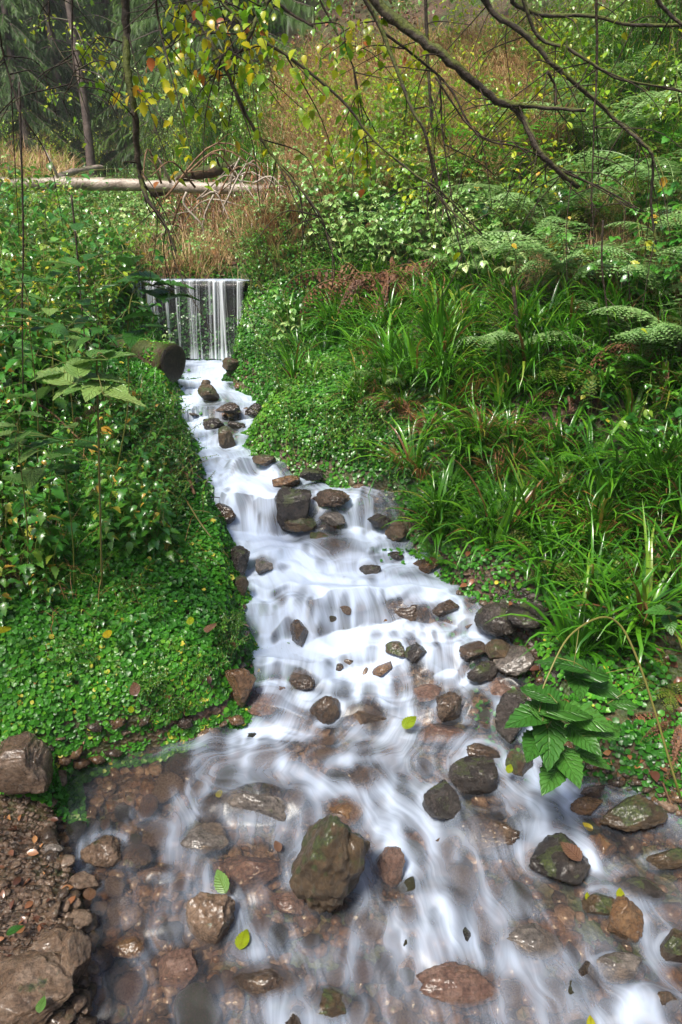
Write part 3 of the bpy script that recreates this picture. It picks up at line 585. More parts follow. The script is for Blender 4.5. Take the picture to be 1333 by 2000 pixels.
def build_water():
    rows = np.concatenate([np.arange(700, 1500, 1.6), np.arange(1500, 2320, 2.4)]); zr = np.interp(rows, _r, _z)
    ys = at_z(CX, rows, zr)[:, 1]; ys = np.sort(ys)
    ys = ys[np.concatenate([[True], np.diff(ys) > 1e-4])]
    nc = 360; u = np.linspace(-.04, 1.04, nc)
    Y = np.repeat(ys[:, None], nc, 1); L = xL(ys)[:, None] - .05; Rr = xR(ys)[:, None] + .05; X = L + (Rr - L) * u[None]
    Z = Wsurf(X, Y)
    for r in RK:   # water piles up on the upstream side of standing stones and dips behind them
        if r['ex'] > .6:
            dx = (X - r['c'][0]) / (r['w'] * .6); dy = (Y - r['c'][1]) / (r['l'] * .6)
            Z += .012 * np.exp(-dx ** 2 - (dy - .9) ** 2) - .010 * np.exp(-dx ** 2 - (dy + 1.0) ** 2)
    for r in RK:   # and rides over the drowned ones
        if r['ex'] <= .6 and r['ex'] > .2:
            dx = (X - r['c'][0]) / (r['w'] * .62); dy = (Y - r['c'][1]) / (r['l'] * .62)
            Z += .42 * r['h'] * np.exp(-(dx ** 2 + dy ** 2) ** 1.5)
    dpsi = np.zeros_like(X); df = np.zeros_like(X)
    for (cx, cy, cz, r_, up) in CB:
        wmask = (abs(ys - cy) < r_ * 5); 
        if not wmask.any(): continue
        sl0 = slice(np.argmax(wmask), len(ys) - np.argmax(wmask[::-1])); x_ = X[sl0]; y_ = Y[sl0]
        dx = (x_ - cx) / r_; dy = (y_ - cy) / r_; d2 = dx ** 2 + dy ** 2
        Z[sl0] += (max(.38 * r_ + min(up, 0), .004)) * np.exp(-dx ** 2 / 1.3 - (dy + .5 * (dy < 0) * 0) ** 2 / np.where(dy < 0, 4.0, .8)) 
        dpsi[sl0] -= .65 * (x_ - cx) / np.maximum(d2, 1) * np.exp(-d2 / 10)
        # glassy over the crown, white where it breaks below and at the flanks, calm wake
        jit = .5 + noise2(x_ * 30 + cx * 50, y_ * 4, 12)
        df[sl0] += -.40 * np.exp(-dx ** 2 / .6 - np.where(dy > 0, dy ** 2 / .5, dy ** 2 / 3.2)) + .26 * jit * np.exp(-((np.abs(dx) - 1.0 - .12 * np.maximum(-dy, 0)) / .42) ** 2) * np.exp(-((dy + 1.4) / 1.9) ** 2)
    for r in RK:
        if r['ex'] > .5:
            R0 = .5 * max(r['w'], .03); dx = (X - r['c'][0]) / R0; dy = (Y - r['c'][1]) / R0; d2 = dx ** 2 + dy ** 2
            dpsi -= (X - r['c'][0]) / np.maximum(d2, 1) * np.exp(-d2 / 14)
    P = np.stack([X, Y, Z], -1); px, py = project(P)
    f = foam_at(px, py); gate = (.55 + .45 * sst(f, 0, .5)) * (1 - .35 * sst(py, 1420, 1560)); f = f * 1.08 + df * gate + .19 * sst(py, 860, 950) * (1 - sst(py, 1330, 1420)) * sst(px, 380, 470) * (1 - sst(px, 860, 960))
    dz = np.abs(np.gradient(Z, axis=0) / np.gradient(Y, axis=0))
    st_ = sst(dz, .35, 1.3); ii = np.clip(np.searchsorted(ys, ys + .05), 0, len(ys) - 1); i2 = np.clip(np.searchsorted(ys, ys + .10), 0, len(ys) - 1)
    toe = np.maximum(st_[ii], .6 * st_[i2]) * (1 - st_); lo = sst(-py, -1560, -1400)
    f = f - .50 * st_ * np.clip(f, 0, 1) * lo + .16 * st_ * (1 - lo) + toe * .40 * (.3 + np.clip(f, 0, .8)) * (.4 + .6 * lo)
    f += .06 * sst(-py, -1520, -1420) + .10 * sst(py, 1450, 1600) * sst(px, 300, 480) + .26 * fbm(X * 6, Y * 2.2, 3, 91) * sst(py, 1280, 1420) + .10 * np.exp(-((px - 760) / 420) ** 2 - ((py - 1560) / 260) ** 2)
    for r in RK:
        if r['ex'] > .55:
            d = np.sqrt(((X - r['c'][0]) / (r['w'] * .5)) ** 2 + ((Y - r['c'][1]) / (r['l'] * .5)) ** 2)
            f += .22 * np.exp(-((d - 1.15) / .22) ** 2) * sst(Y - r['c'][1], -.3 * r['l'], .3 * r['l']) - .45 * np.exp(-((X - r['c'][0]) / (r['w'] * .35)) ** 2 - ((Y - r['c'][1] + .6 * r['l']) / (r['l'] * .4)) ** 2)
        else:
            d = np.sqrt(((X - r['c'][0]) / (r['w'] * .5)) ** 2 + ((Y - r['c'][1]) / (r['l'] * .5)) ** 2)
            f -= .42 * np.exp(-d ** 4)
    pool = np.exp(-((px - 250) / 150) ** 2 - ((py - 1530) / 60) ** 2) ; f -= .5 * pool
    foam = np.clip(f, -.5, 1.3)
    flow = np.stack([X * .55 + u[None] * np.ones_like(X) * .9 * 1.0, Y * 1.0 + 0 * X, 0 * X], -1)
    # streamlines: follow the channel, arc-length downstream including the drop of each step
    sl_ = np.cumsum(np.concatenate([np.zeros((1, nc)), np.sqrt(np.diff(Y, axis=0) ** 2 + np.diff(Z, axis=0) ** 2)]), axis=0)
    wid = np.interp(ys, [0, 2, 3, 6], [1.7, 1.6, 1.1, .6])[:, None]
    flow = np.stack([(u[None] - .5) * 1.5 + .05 * fbm(X * 3, Y * 3, 2, 8) + dpsi, sl_, 0 * X], -1)
    mb = MB(); mb.add(P.reshape(-1, 3), grid_faces(len(ys), nc))
    me = mb.mesh('water', True); me.materials.append(WATER)
    a = me.attributes.new('foam', 'FLOAT', 'POINT'); a.data.foreach_set('value', foam.ravel().astype(np.float32))
    a = me.attributes.new('flow', 'FLOAT_VECTOR', 'POINT'); a.data.foreach_set('vector', flow.reshape(-1).astype(np.float32))
    tag(link('water', me), kind='structure')
    # the little pond above the weir
    ys = np.linspace(YW - .06, 6.64, 60); u = np.linspace(0, 1, 40); Y = np.repeat(ys[:, None], 40, 1); X = (xL(ys) * 1)[:, None] * (1 - u) + xR(ys)[:, None] * u
    X[:3] = np.linspace(-2.95, -.86, 40)[None]
    Z = CREST + .012 + np.maximum(0, Y - YW) * .03; mb = MB(); mb.add(np.stack([X, Y, Z], -1).reshape(-1, 3), grid_faces(60, 40)); me = mb.mesh('water', True); me.materials.append(WATER)
    a = me.attributes.new('foam', 'FLOAT', 'POINT'); a.data.foreach_set('value', (.75 * sst(-Y, -7.2, -6.5)).ravel().astype(np.float32))
    a = me.attributes.new('flow', 'FLOAT_VECTOR', 'POINT'); a.data.foreach_set('vector', np.stack([X * 3, Y, 0 * X], -1).reshape(-1).astype(np.float32))
    tag(link('water', me), kind='structure')
build_water()

# ------------------------------------------------------------------ stones
def ico(n):
    import bmesh
    bm = bmesh.new(); bmesh.ops.create_icosphere(bm, subdivisions=n, radius=1)
    V = np.array([v.co[:] for v in bm.verts]); T = np.array([[v.index for v in f.verts] for f in bm.faces]); bm.free(); return V, T
ICO = {k: ico(k) for k in (1, 2, 3, 5)}
def stone_shape(sub, r, cuts=9, rough=.10, blocky=False):
    V, T = ICO[sub]; V = V.copy()
    if blocky: V = np.sign(V) * np.abs(V) ** .45; V /= np.abs(V).max(0)
    for k in range(cuts):
        nrm = r.normal(size=3); nrm[2] *= .8; nrm /= np.linalg.norm(nrm); d = r.uniform(.5, .85) if not blocky else r.uniform(.85, 1.1)
        o = V @ nrm - d; V = V - np.where(o > 0, o, 0)[:, None] * nrm * .93
    lo, hi = V.min(0), V.max(0); V = (V - (lo + hi) / 2) / (hi - lo) * 2
    s = r.uniform(0, 99)
    ax = r.normal(size=3); ax[2] += 1.2; ax /= np.linalg.norm(ax); lay = V @ ax; lay = lay * 5 + 1.5 * noise3(V * 1.7 + s); stp = np.abs(lay - np.floor(lay) - .5) * 2
    V = V * (1 - (.028 * (stp > .72))[:, None])
    V *= (1 + rough * .6 * (noise3(V * 2.2 + s) - .5) * 2 + rough * .5 * (noise3(V * 6 + s) - .5) * 2 + rough * .22 * (noise3(V * 17 + s) - .5) * 2)[:, None]
    return V, T
for i, r in enumerate(RK):
    big = r['px'] == 645
    g = np.random.default_rng(100 + i)
    V, T = stone_shape(5 if r['w'] > .06 else 3, g, 3 if big else 11, .2 if big else .11, blocky=(r['px'], r['py']) in ((922, 1512), (574, 985), (50, 1520)))
    V = V * np.array([r['w'] / 2, r['l'] / 2, r['h'] / 2 * 1.25])
    ti = g.uniform(-.18, .18); c_, s_ = math.cos(ti), math.sin(ti); V = V @ np.array([[c_, 0, -s_], [0, 1, 0], [s_, 0, c_]])
    mb = MB(); mb.add(V, None, T); ob = mb.build('stone', RM[r['st']], smooth=True)
    ob.location = r['c']; ob.rotation_euler = (0, 0, g.uniform(-.3, .3)); tag(ob, r['lab'], 'stone', 'stones in and beside the stream')
for k in range(6):
    V, T = stone_shape(3, np.random.default_rng(500 + k), 10, .09); mb = MB(); mb.add(V * [1, 1.1, .62], None, T); me_ = mb.mesh('cobble', True)
    for mt in ('brown', 'dark', 'tan', 'orange', 'moss', 'pink'):
        m2_ = me_.copy(); m2_.materials.append(RM[mt]); ICO[(k, mt)] = m2_
for (cx, cy, cz, r_, up) in CB:
    mt = gc.choice(['brown', 'dark', 'tan', 'orange', 'tan', 'pink', 'moss', 'brown'] if up < 0 else ['dark', 'brown', 'dark', 'moss']); ob = link('stone', ICO[(int(gc.integers(6)), str(mt))])
    ob.location = (cx, cy, cz - .58 * r_); ob.scale = (r_ * gc.uniform(.85, 1.2), r_ * gc.uniform(.8, 1.2), r_ * gc.uniform(.9, 1.2)); ob.rotation_euler = (gc.normal(0, .25), gc.normal(0, .25), gc.uniform(0, 6.28))
    tag(ob, 'wet cobble with the stream running over and around it', 'stone', 'cobbles in the stream bed')
# gravel: uncountable pebbles on bed and left shore
def gravel(n, polyL, name, mats, size, lift=0.0):
    pts = np.array(polyL, float); x0, y0 = pts.min(0); x1, y1 = pts.max(0)
    P = []
    while len(P) < n:
        q = np.stack([rng.uniform(x0, x1, 4000), rng.uniform(y0, y1, 4000)], 1); q = q[inpoly(q, pts)]; P.extend(q.tolist())
    P = np.array(P[:n]); W_, ok = hit(P[:, 0], P[:, 1]); W_ = W_[ok]; n = len(W_)
    for k in range(3):
        V, T = stone_shape(1 if k else 2, np.random.default_rng(k + 5), 6, .12)
        sel = np.arange(n) % 3 == k; m = sel.sum(); mb = MB()
        s = rng.uniform(size[0], size[1], m) * rng.uniform(.5, 1, m)
        S3 = np.stack([s * rng.uniform(.7, 1.4, m), s, s * rng.uniform(.3, .7, m)], 1)
        pos = W_[sel].copy(); pos[:, 2] += S3[:, 2] * .3 + lift
        scatter(mb, V, None, T, pos, rotm(rng.uniform(0, 6.3, m), rng.normal(0, .3, m), rng.normal(0, .3, m)), S3, rng.random(m))
        ob = mb.build(name, mats[k], smooth=False); tag(ob, kind='stuff')
def inpoly(q, poly):
    x, y = q[:, 0], q[:, 1]; c = np.zeros(len(q), bool); n = len(poly); j = n - 1
    for i in range(n):
        xi, yi = poly[i]; xj, yj = poly[j]
        c ^= ((yi > y) != (yj > y)) & (x < (xj - xi) * (y - yi) / (yj - yi + 1e-9) + xi); j = i
    return c
BED = [(330, 700), (480, 700), (520, 880), (800, 1000), (1060, 1300), (1110, 1500), (1450, 1620), (1500, 2050), (100, 2050), (90, 1500), (450, 1430), (460, 1100)]
gravel(2600, BED, 'pebbles', [RM['tan'], RM['brown'], RM['orange']], (.008, .05))
gravel(5200, [(-200, 1480), (110, 1490), (140, 1600), (150, 1760), (190, 2050), (-200, 2080)], 'gravel', [RM['tan'], RM['brown'], RM['tan']], (.003, .016))
gravel(900, [(900, 1180), (1050, 1150), (1100, 1330), (1040, 1400), (960, 1320)], 'gravel', [RM['dark'], RM['brown'], RM['grey']], (.006, .03))
gravel(900, [(1100, 1540), (1400, 1540), (1400, 1700), (1200, 1640)], 'gravel', [RM['dark'], RM['brown'], RM['orange']], (.005, .025))

# ================================================================== PLANTS: generators
def mesh_of(mb, name, mat, smooth=False):
    me = mb.mesh(name, smooth); me.materials.append(mat); return me
def inst(name, parts, loc, rz=0, sc=1, label=None, cat=None, group=None, tilt=(0, 0)):
    """a thing: an Empty with its part meshes, or the mesh itself where there is one part"""
    if len(parts) == 1:
        ob = link(name, parts[0][1])
    else:
        ob = empty(name)
        for pn, me, *xf in parts:
            c = link(pn, me, ob)
            if xf: c.location = xf[0]; c.rotation_euler = xf[1]; c.scale = (xf[2],) * 3
    ob.location = loc; ob.rotation_euler = (tilt[0], tilt[1], rz); ob.scale = (sc,) * 3
    return tag(ob, label, cat, group)
def strips(mb, base, yaw, elev, length, width, curl, k=7, a=None, fold=.35):
    """n arching blades"""
    n = len(yaw); u = np.linspace(0, 1, k)[None]; el = elev[:, None] - curl[:, None] * u ** 1.5
    dr = np.cos(el); dz = np.sin(el); ds = (length / (k - 1))[:, None]
    r = np.concatenate([np.zeros((n, 1)), np.cumsum(dr[:, :-1] * ds, 1)], 1); z = np.concatenate([np.zeros((n, 1)), np.cumsum(dz[:, :-1] * ds, 1)], 1)
    tw = yaw[:, None] + .25 * (noise2(yaw[:, None] * 9 + u * 2, u * 1.5) - .5)
    C = np.stack([base[:, 0:1] + r * np.cos(tw), base[:, 1:2] + r * np.sin(tw), base[:, 2:3] + z], -1)
    sd = np.stack([-np.sin(tw), np.cos(tw), 0 * tw], -1); wd = (width[:, None] * (1 - u ** 3) * np.minimum(1, .5 + 2 * u))[..., None] * .5
    up = np.stack([-np.sin(el) * np.cos(tw), -np.sin(el) * np.sin(tw), np.cos(el)], -1)
    L = C + sd * wd + up * wd * fold; Q = C - sd * wd + up * wd * fold
    V = np.stack([L, C, Q], 2).reshape(-1, 3); i = np.arange(k - 1) * 3
    f = np.concatenate([np.stack([i, i + 1, i + 4, i + 3], 1), np.stack([i + 1, i + 2, i + 5, i + 4], 1)])
    f = (f[None] + (np.arange(n) * k * 3)[:, None, None]).reshape(-1, 4)
    mb.add(V, f, None, np.repeat(a, 2 * (k - 1)))
def rush(g, n=60, L=.42, wd=.008, dead=.12):
    mb = MB(); yaw = g.uniform(0, 2 * np.pi, n); r0 = g.uniform(0, .04, n)
    base = np.stack([r0 * np.cos(yaw), r0 * np.sin(yaw), np.full(n, -.02)], 1)
    a = np.where(g.random(n) < dead, g.uniform(.88, 1, n), g.uniform(.1, .8, n))
    strips(mb, base, yaw + g.normal(0, .3, n), g.uniform(.8, 1.5, n), L * g.uniform(.5, 1.15, n), wd * g.uniform(.7, 1.3, n), g.uniform(.8, 2.6, n), 8, a)
    return mb
def frond(g, L=.6, npin=20, m=9, droop=1.0, el0=1.0, wprof=.36, curl=0.0):
    mb = MB(); k = npin + 4; u = np.linspace(0, 1, k); el = el0 - droop * u ** 1.2; ds = L / (k - 1)
    y = np.concatenate([[0], np.cumsum(np.cos(el[:-1]) * ds)]); z = np.concatenate([[0], np.cumsum(np.sin(el[:-1]) * ds)])
    C = np.stack([0 * y + .02 * np.sin(u * 3 + g.uniform(0, 6)), y, z], 1); tube(mb, C, np.linspace(.003, .0008, k), 3, .9, False)
    pos = []; rot = []; sc = []; av = []
    for i in range(3, k - 1):
        v = (i - 3) / (k - 4); pl = L * wprof * (min(1, .35 + v * 2.4) * (1 - v) ** .75 + .03) * g.uniform(.85, 1.1)
        for sgn in (-1, 1):
            yaw = -sgn * (1.15 - .35 * v) + g.normal(0, .06)
            pit = el[i] * .5 - .12 + g.normal(0, .1) - curl
            d = rotm(np.array([yaw]), np.array([pit]), np.array([0.]))[0]
            mm = max(3, int(m * (.4 + .6 * (1 - v)))); uu = (np.arange(mm) + .5) / mm
            dr = -pl * .18 * uu ** 2 - curl * pl * uu ** 2
            p = C[i] + (d @ np.stack([0 * uu, uu * pl, dr])).T
            for s2 in (-1, 1):
                yy = yaw - s2 * (1.15) ; l = pl * .21 * (1 - uu * .75) * 1.1
                pos.append(p); rot.append(rotm(np.full(mm, yy), np.full(mm, pit * .6 - .15) + g.normal(0, .1, mm), np.full(mm, 0.) + g.normal(0, .2, mm)))
                sc.append(np.stack([np.full(mm, pl / mm * .62 + .0012), l, l], 1)); av.append(np.clip(g.normal(.5, .18) + g.normal(0, .08, mm), 0, 1))
    T = (np.array([[-.5, 0, 0], [.5, 0, 0], [.38, .7, -.05], [0, 1, -.1], [-.38, .7, -.05]]), np.array([[0, 1, 2, 4]]), np.array([[4, 2, 3]]))
    scatter(mb, *T, np.concatenate(pos), np.concatenate(rot), np.concatenate(sc), np.concatenate(av))
    return mb
def leafy(g, H=.6, nst=1, lean=.3, leaf=NETTLE, ls=.07, step=.045, opp=True, trif=False, start=.25, spread=.02, hang=.25, br=0):
    """upright stems with leaves: returns (stem, leaves)"""
    st, lf = MB(), MB(); P, Ro, Sc, A = [], [], [], []
    for s in range(nst):
        h = H * g.uniform(.65, 1.1); az = g.uniform(0, 6.28); ln = lean * g.uniform(.3, 1.3); b0 = np.array([g.normal(0, spread), g.normal(0, spread), -.03])
        axes = [(b0, az, ln, h, .0035, start)]
        for q in range(br):
            u = g.uniform(.35, .85); axes.append((b0 + np.array([math.cos(az) * ln * h * u ** 1.8, math.sin(az) * ln * h * u ** 1.8, h * u * (1 - .3 * ln * u)]), g.uniform(0, 6.28), 1.1, h * .45, .002, .1))
        for (b, z_, l_, hh, rr, st0) in axes:
            u = np.linspace(0, 1, 9); C = np.stack([b[0] + math.cos(z_) * l_ * hh * u ** 1.8 + .02 * hh * np.sin(u * 7 + z_), b[1] + math.sin(z_) * l_ * hh * u ** 1.8, b[2] + hh * u * (1 - .3 * l_ * u)], 1)
            tube(st, C, np.linspace(rr, rr * .35, 9), 5, g.uniform(.2, 1), False)
            n = max(2, int(hh * (1 - st0) / step))
            for i in range(n + 1):
                v = st0 + (1 - st0) * i / n; p = np.array([np.interp(v, u, C[:, c]) for c in range(3)]); size = ls * (1.1 - .65 * max(0, v - .55) / .45) * g.uniform(.75, 1.15)
                yw0 = i * (1.57 if opp else 2.4) + g.normal(0, .3)
                for s2 in ((0, math.pi) if opp else (0,)):
                    yw = yw0 + s2; pit = g.normal(-.05, .25) + (.5 if v > .93 else 0); pl = size * (.25 if opp else .5)
                    dr = rotm(np.array([yw]), np.array([pit + .2]), np.array([0.]))[0] @ np.array([0, 1, 0]); q = p + dr * pl
                    tube(st, [p, q], [.001, .0008], 3, .9, False)
                    aa = np.clip(g.normal(.5, .2), 0, 1) if g.random() > .04 else .97
                    kids = [(0, 1.0)] + ([(1.15, .8), (-1.15, .8)] if trif else [])
                    for dy, k in kids:
                        P.append(q); Ro.append(rotm(np.array([yw + dy]), np.array([pit - hang + g.normal(0, .15)]), np.array([g.normal(0, .25)]))); Sc.append(size * k); A.append(aa)
    scatter(lf, *leaf, np.array(P), np.concatenate(Ro), np.array(Sc), np.array(A)); return st, lf

# prototypes --------------------------------------------------------------------
g0 = np.random.default_rng(21)
RUSH = [mesh_of(rush(g0, n, L, .0165, d), 'rush_blades', G['rush']) for n, L, d in ((46, .44, .05), (52, .38, .10), (38, .52, .05), (56, .47, .08), (36, .36, .14))]
RUSHDEAD = [mesh_of(rush(g0, 45, .3, .006), 'dead_rush_blades', G['rush_dead']) for _ in range(2)]
FR = {k: [mesh_of(frond(g0, L, npn, m, dr, el, wp, cu), 'frond', G[mt]) for L, npn, m, dr, el, wp, cu in spec] for k, mt, spec in (
    ('green', 'fern', [(.6, 20, 9, 1.2, 1.0, .3, 0), (.5, 18, 8, 1.5, 1.1, .34, 0)]), ('pale', 'fern_pale', [(.7, 20, 10, 1.7, 1.15, .34, .05), (.6, 18, 9, 1.9, 1.2, .34, .1)]),
    ('brown', 'fern_brown', [(.55, 16, 8, 2.6, .8, .3, .7), (.5, 14, 7, 2.2, .7, .3, .9)]), ('olive', 'fern_olive', [(.6, 18, 9, 1.4, .7, .36, .2), (.55, 16, 8, 1.7, .8, .36, .3)]))}
def plantproto(mat, kw, n=4):
    out = []
    for _ in range(n):
        s_, l_ = leafy(g0, **kw); out.append([('stem', mesh_of(s_, 'plant_stem', G['stem'], True)), ('leaves', mesh_of(l_, 'plant_leaves', G[mat]))])
    return out
NET = plantproto('bramble', dict(H=.65, nst=3, lean=.35, ls=.085, step=.06, spread=.05))
BRA = plantproto('bramble', dict(H=.6, nst=4, lean=.8, leaf=OVAL9, ls=.07, step=.08, opp=False, trif=True, spread=.06))
PAL = plantproto('pale', dict(H=.55, nst=4, lean=.7, leaf=OVAL9, ls=.055, step=.055, opp=False, trif=True, spread=.08))
LIM = plantproto('lime', dict(H=.8, nst=3, lean=.6, leaf=OVAL, ls=.055, step=.06, opp=False, spread=.07, br=3))
SML = plantproto('cress_small', dict(H=.3, nst=6, lean=.7, leaf=OVAL, ls=.03, step=.025, opp=True, spread=.08, br=1))
TALL = plantproto('bramble', dict(H=1.15, nst=2, lean=.25, leaf=OVAL9, ls=.06, step=.075, opp=False, spread=.05, br=3))
WOODY = plantproto('lime', dict(H=1.9, nst=4, lean=.5, leaf=OVAL, ls=.06, step=.085, opp=False, spread=.12, br=7))
FARBUSH = plantproto('pale', dict(H=2.3, nst=5, lean=.45, leaf=OVAL, ls=.075, step=.10, opp=False, spread=.3, br=9))

def sample_poly(poly, n, g, ymax=99, ymin=0):
    pts = np.array(poly, float); lo, hi = pts.min(0), pts.max(0); out = []
    while len(out) < n:
        q = np.stack([g.uniform(lo[0], hi[0], 300), g.uniform(lo[1], hi[1], 300)], 1); out.extend(q[inpoly(q, pts)].tolist())
    q = np.array(out[:n]); P, ok = hit(q[:, 0], q[:, 1]); P = P[ok & (P[:, 1] < ymax) & (P[:, 1] > ymin)]
    P = P[~((abs(P[:, 0] + 1.45) < .38) & (P[:, 1] > 4.5) & (P[:, 1] < 5.6))]
    return P[~((P[:, 0] > xL(P[:, 1]) - .02) & (P[:, 0] < xR(P[:, 1]) + .02) & (P[:, 1] < 6.75))]
def sow(name, protos, poly, n, seed, sc, label, cat, group, ymax=99, ymin=0, tilt=.12, lift=0):
    g = np.random.default_rng(seed)
    name = cat.replace(' ', '_')
    for P in sample_poly(poly, n, g, ymax, ymin):
        inst(name, protos[g.integers(len(protos))], P + [0, 0, lift], g.uniform(0, 6.28), g.uniform(*sc), label, cat, group, (g.normal(0, tilt), g.normal(0, tilt)))
def one(m): return [[('x', q)] for q in m]
def fern(kind, loc, sc, nf, g, label, group=None, yaw0=None, spreadang=6.28):
    root = empty('fern', loc, 0, sc); y0 = g.uniform(0, 6.28) if yaw0 is None else yaw0
    for i in range(nf):
        c = link('frond', FR[kind][i % 2], root); c.rotation_euler = (g.normal(0, .12), g.normal(0, .15), y0 + (i - (nf - 1) / 2) * spreadang / nf + g.normal(0, .15)); c.scale = (g.uniform(.75, 1.1),) * 3
    return tag(root, label, 'fern', group)

# ---- cress carpets (nobody could count them)
def cress(name, fx, n, size, seed, mat, lift=.03):
    g = np.random.default_rng(seed); y = g.uniform(fx[0], fx[1], n); e = g.uniform(-.07, 1, n); side = fx[3]; e = e * fx[2]
    x = (xL(y) - e) if side < 0 else (xR(y) + e)
    puff = .05 * (fbm(x * 5, y * 5, 2, 55) + .3); keep = (fbm(x * 2.1, y * 2.1, 3, 56) > fx[4] - .25 * (1 - np.clip(e / fx[2], 0, 1)))
    if side < 0: keep &= ~((e > .95 + .25 * fbm(x * 4, y * 4, 2, 59)) & (y < 2.75)) | (fbm(x * 6, y * 6, 2, 57) > .3)
    x, y, e, puff = x[keep], y[keep], e[keep], puff[keep]; n = len(x)
    z = Hter(x, y) + np.maximum(puff, 0) + g.uniform(0, lift, n) * np.clip(e * 12, .4, 1) + .01
    d = .02; nx = -(Hter(x + d, y) - Hter(x - d, y)) / (2 * d); ny = -(Hter(x, y + d) - Hter(x, y - d)) / (2 * d)
    yaw = np.arctan2(-nx, ny) ; mag = np.minimum(np.arctan(np.hypot(nx, ny)), 1.2)
    yaw = np.arctan2(nx, -ny)
    rot = rotm(yaw, mag * .8 + g.normal(0, .35, n), g.normal(0, .35, n)) ; spin = rotm(g.uniform(0, 6.28, n), np.zeros(n), np.zeros(n)); rot = rot @ spin
    a = np.clip(.45 + .5 * fbm(x * 3, y * 3, 3, 58) + g.normal(0, .16, n), 0, .92); a = np.where(g.random(n) < .006, 1, a)
    mb = MB(); scatter(mb, *ROUND, np.stack([x, y, z], 1), rot, size * g.uniform(.55, 1.3, n), a)
    tag(mb.build(name, G[mat]), kind='stuff')
cress('cress_carpet', (1.9, 3.6, 1.5, -1, -.45), 40000, .021, 1, 'cress')
cress('cress_carpet', (1.98, 2.45, 1.5, -1, -.8), 17000, .021, 10, 'cress', .05)
cress('cress_carpet', (3.4, 6.4, 1.4, -1, -.35), 20000, .024, 2, 'cress')
cress('cress_carpet', (3.3, 6.45, .95, 1, -.5), 26000, .024, 3, 'cress_small')
cress('cress_carpet', (2.2, 3.4, .7, 1, -.1), 5000, .02, 4, 'cress')
cress('cress_carpet', (1.55, 2.15, .8, 1, -.35), 7000, .02, 5, 'cress')
cress('cress_carpet', (6.45, 8.0, 1.5, 1, -.7), 14000, .035, 6, 'cress_small')
cress('cress_carpet', (6.3, 8.5, 2.5, -1, -.7), 12000, .035, 8, 'cress_small')
cress('undergrowth', (2.0, 8.0, 4.0, 1, -.15), 26000, .026, 7, 'cress')
cress('undergrowth', (2.4, 8.0, 3.0, -1, -.15), 16000, .03, 9, 'cress')

def patch(name, x0, x1, y0, y1, n, size, mat, seed):
    g = np.random.default_rng(seed); x = g.uniform(x0, x1, n); y = g.uniform(y0, y1, n); z = Hter(x, y) + g.uniform(0, .06, n)
    mb = MB(); scatter(mb, *OVAL, np.stack([x, y, z], 1), rotm(g.uniform(0, 6.28, n), g.normal(.1, .4, n), g.normal(0, .4, n)), size * g.uniform(.5, 1.2, n), np.clip(.5 + .5 * fbm(x * 3, y * 3, 3, 58) + g.normal(0, .2, n), 0, 1)); tag(mb.build(name, G[mat]), kind='stuff')
patch('undergrowth', -3.2, -.6, 6.66, 8.6, 9000, .05, 'cress_small', 31); patch('leaf_litter', -5, 1, 6.8, 13, 6000, .07, 'dead', 32); patch('undergrowth', -9, -1, 8.6, 16, 14000, .09, 'cress_small', 33)
# ---- dry hill grass and leaf litter (stuff)
def blades(name, poly, n, seed, L, wd, mat, ymin=0, alpha=(0, 1), curl=(.4, 1.8), px0=True):
    g = np.random.default_rng(seed); pts = np.array(poly, float)
    q = np.stack([g.uniform(pts[:, 0].min(), pts[:, 0].max(), n * 2), g.uniform(pts[:, 1].min(), pts[:, 1].max(), n * 2)], 1); q = q[inpoly(q, pts)][:n]
    P, ok = hit(q[:, 0], q[:, 1]); P = P[ok & (P[:, 1] > ymin)]; P = P[~((P[:, 0] > xL(P[:, 1]) - .05) & (P[:, 0] < xR(P[:, 1]) + .05) & (P[:, 1] < 6.75))]
    P = np.repeat(P, 3, 0) + g.normal(0, 1, (len(P) * 3, 3)) * np.array([.05, .05, 0]); n = len(P); P[:, 2] = Hter(P[:, 0], P[:, 1]) - .01
    k = np.clip(P[:, 1] / 6, .6, 2)
    mb = MB(); strips(mb, P, g.uniform(0, 6.28, n), g.uniform(.7, 1.5, n), L * g.uniform(.5, 1.2, n) * k ** .3, wd * g.uniform(.7, 1.3, n) * k, g.uniform(*curl, n), 5, g.uniform(*alpha, n))
    tag(mb.build(name, G[mat]), kind='stuff')
blades('dry_grass', [(540, 130), (760, 100), (1060, 90), (1120, 300), (1000, 400), (900, 350), (620, 420), (520, 300)], 9500, 11, .34, .006, 'straw', 0, (0, 1), (1.0, 3.0))
blades('meadow_grass', [(1000, 60), (1450, 0), (1500, 450), (1050, 430)], 2600, 26, .3, .007, 'rush', 0, (.2, 1), (1, 3))
blades('meadow_grass', [(520, 130), (1100, 60), (1120, 400), (620, 420)], 1300, 27, .3, .006, 'rush', 0, (.2, 1), (1, 3))
blades('dry_grass', [(380, 400), (640, 400), (640, 520), (380, 530)], 900, 12, .25, .005, 'straw')
blades('dry_grass', [(0, 240), (130, 300), (150, 370), (0, 370)], 900, 13, .5, .01, 'straw')
blades('dry_grass', [(1000, 400), (1450, 400), (1450, 700), (1000, 560)], 1600, 14, .3, .005, 'straw')
blades('meadow_grass', [(500, 480), (1450, 420), (1500, 1150), (1000, 1200), (780, 1000), (540, 650)], 900, 15, .22, .005, 'rush', 0, (.2, .8))
blades('meadow_grass', [(-150, 420), (300, 420), (330, 700), (380, 900), (200, 1150), (-150, 1200)], 2000, 16, .22, .004, 'rush', 0, (.2, .85))
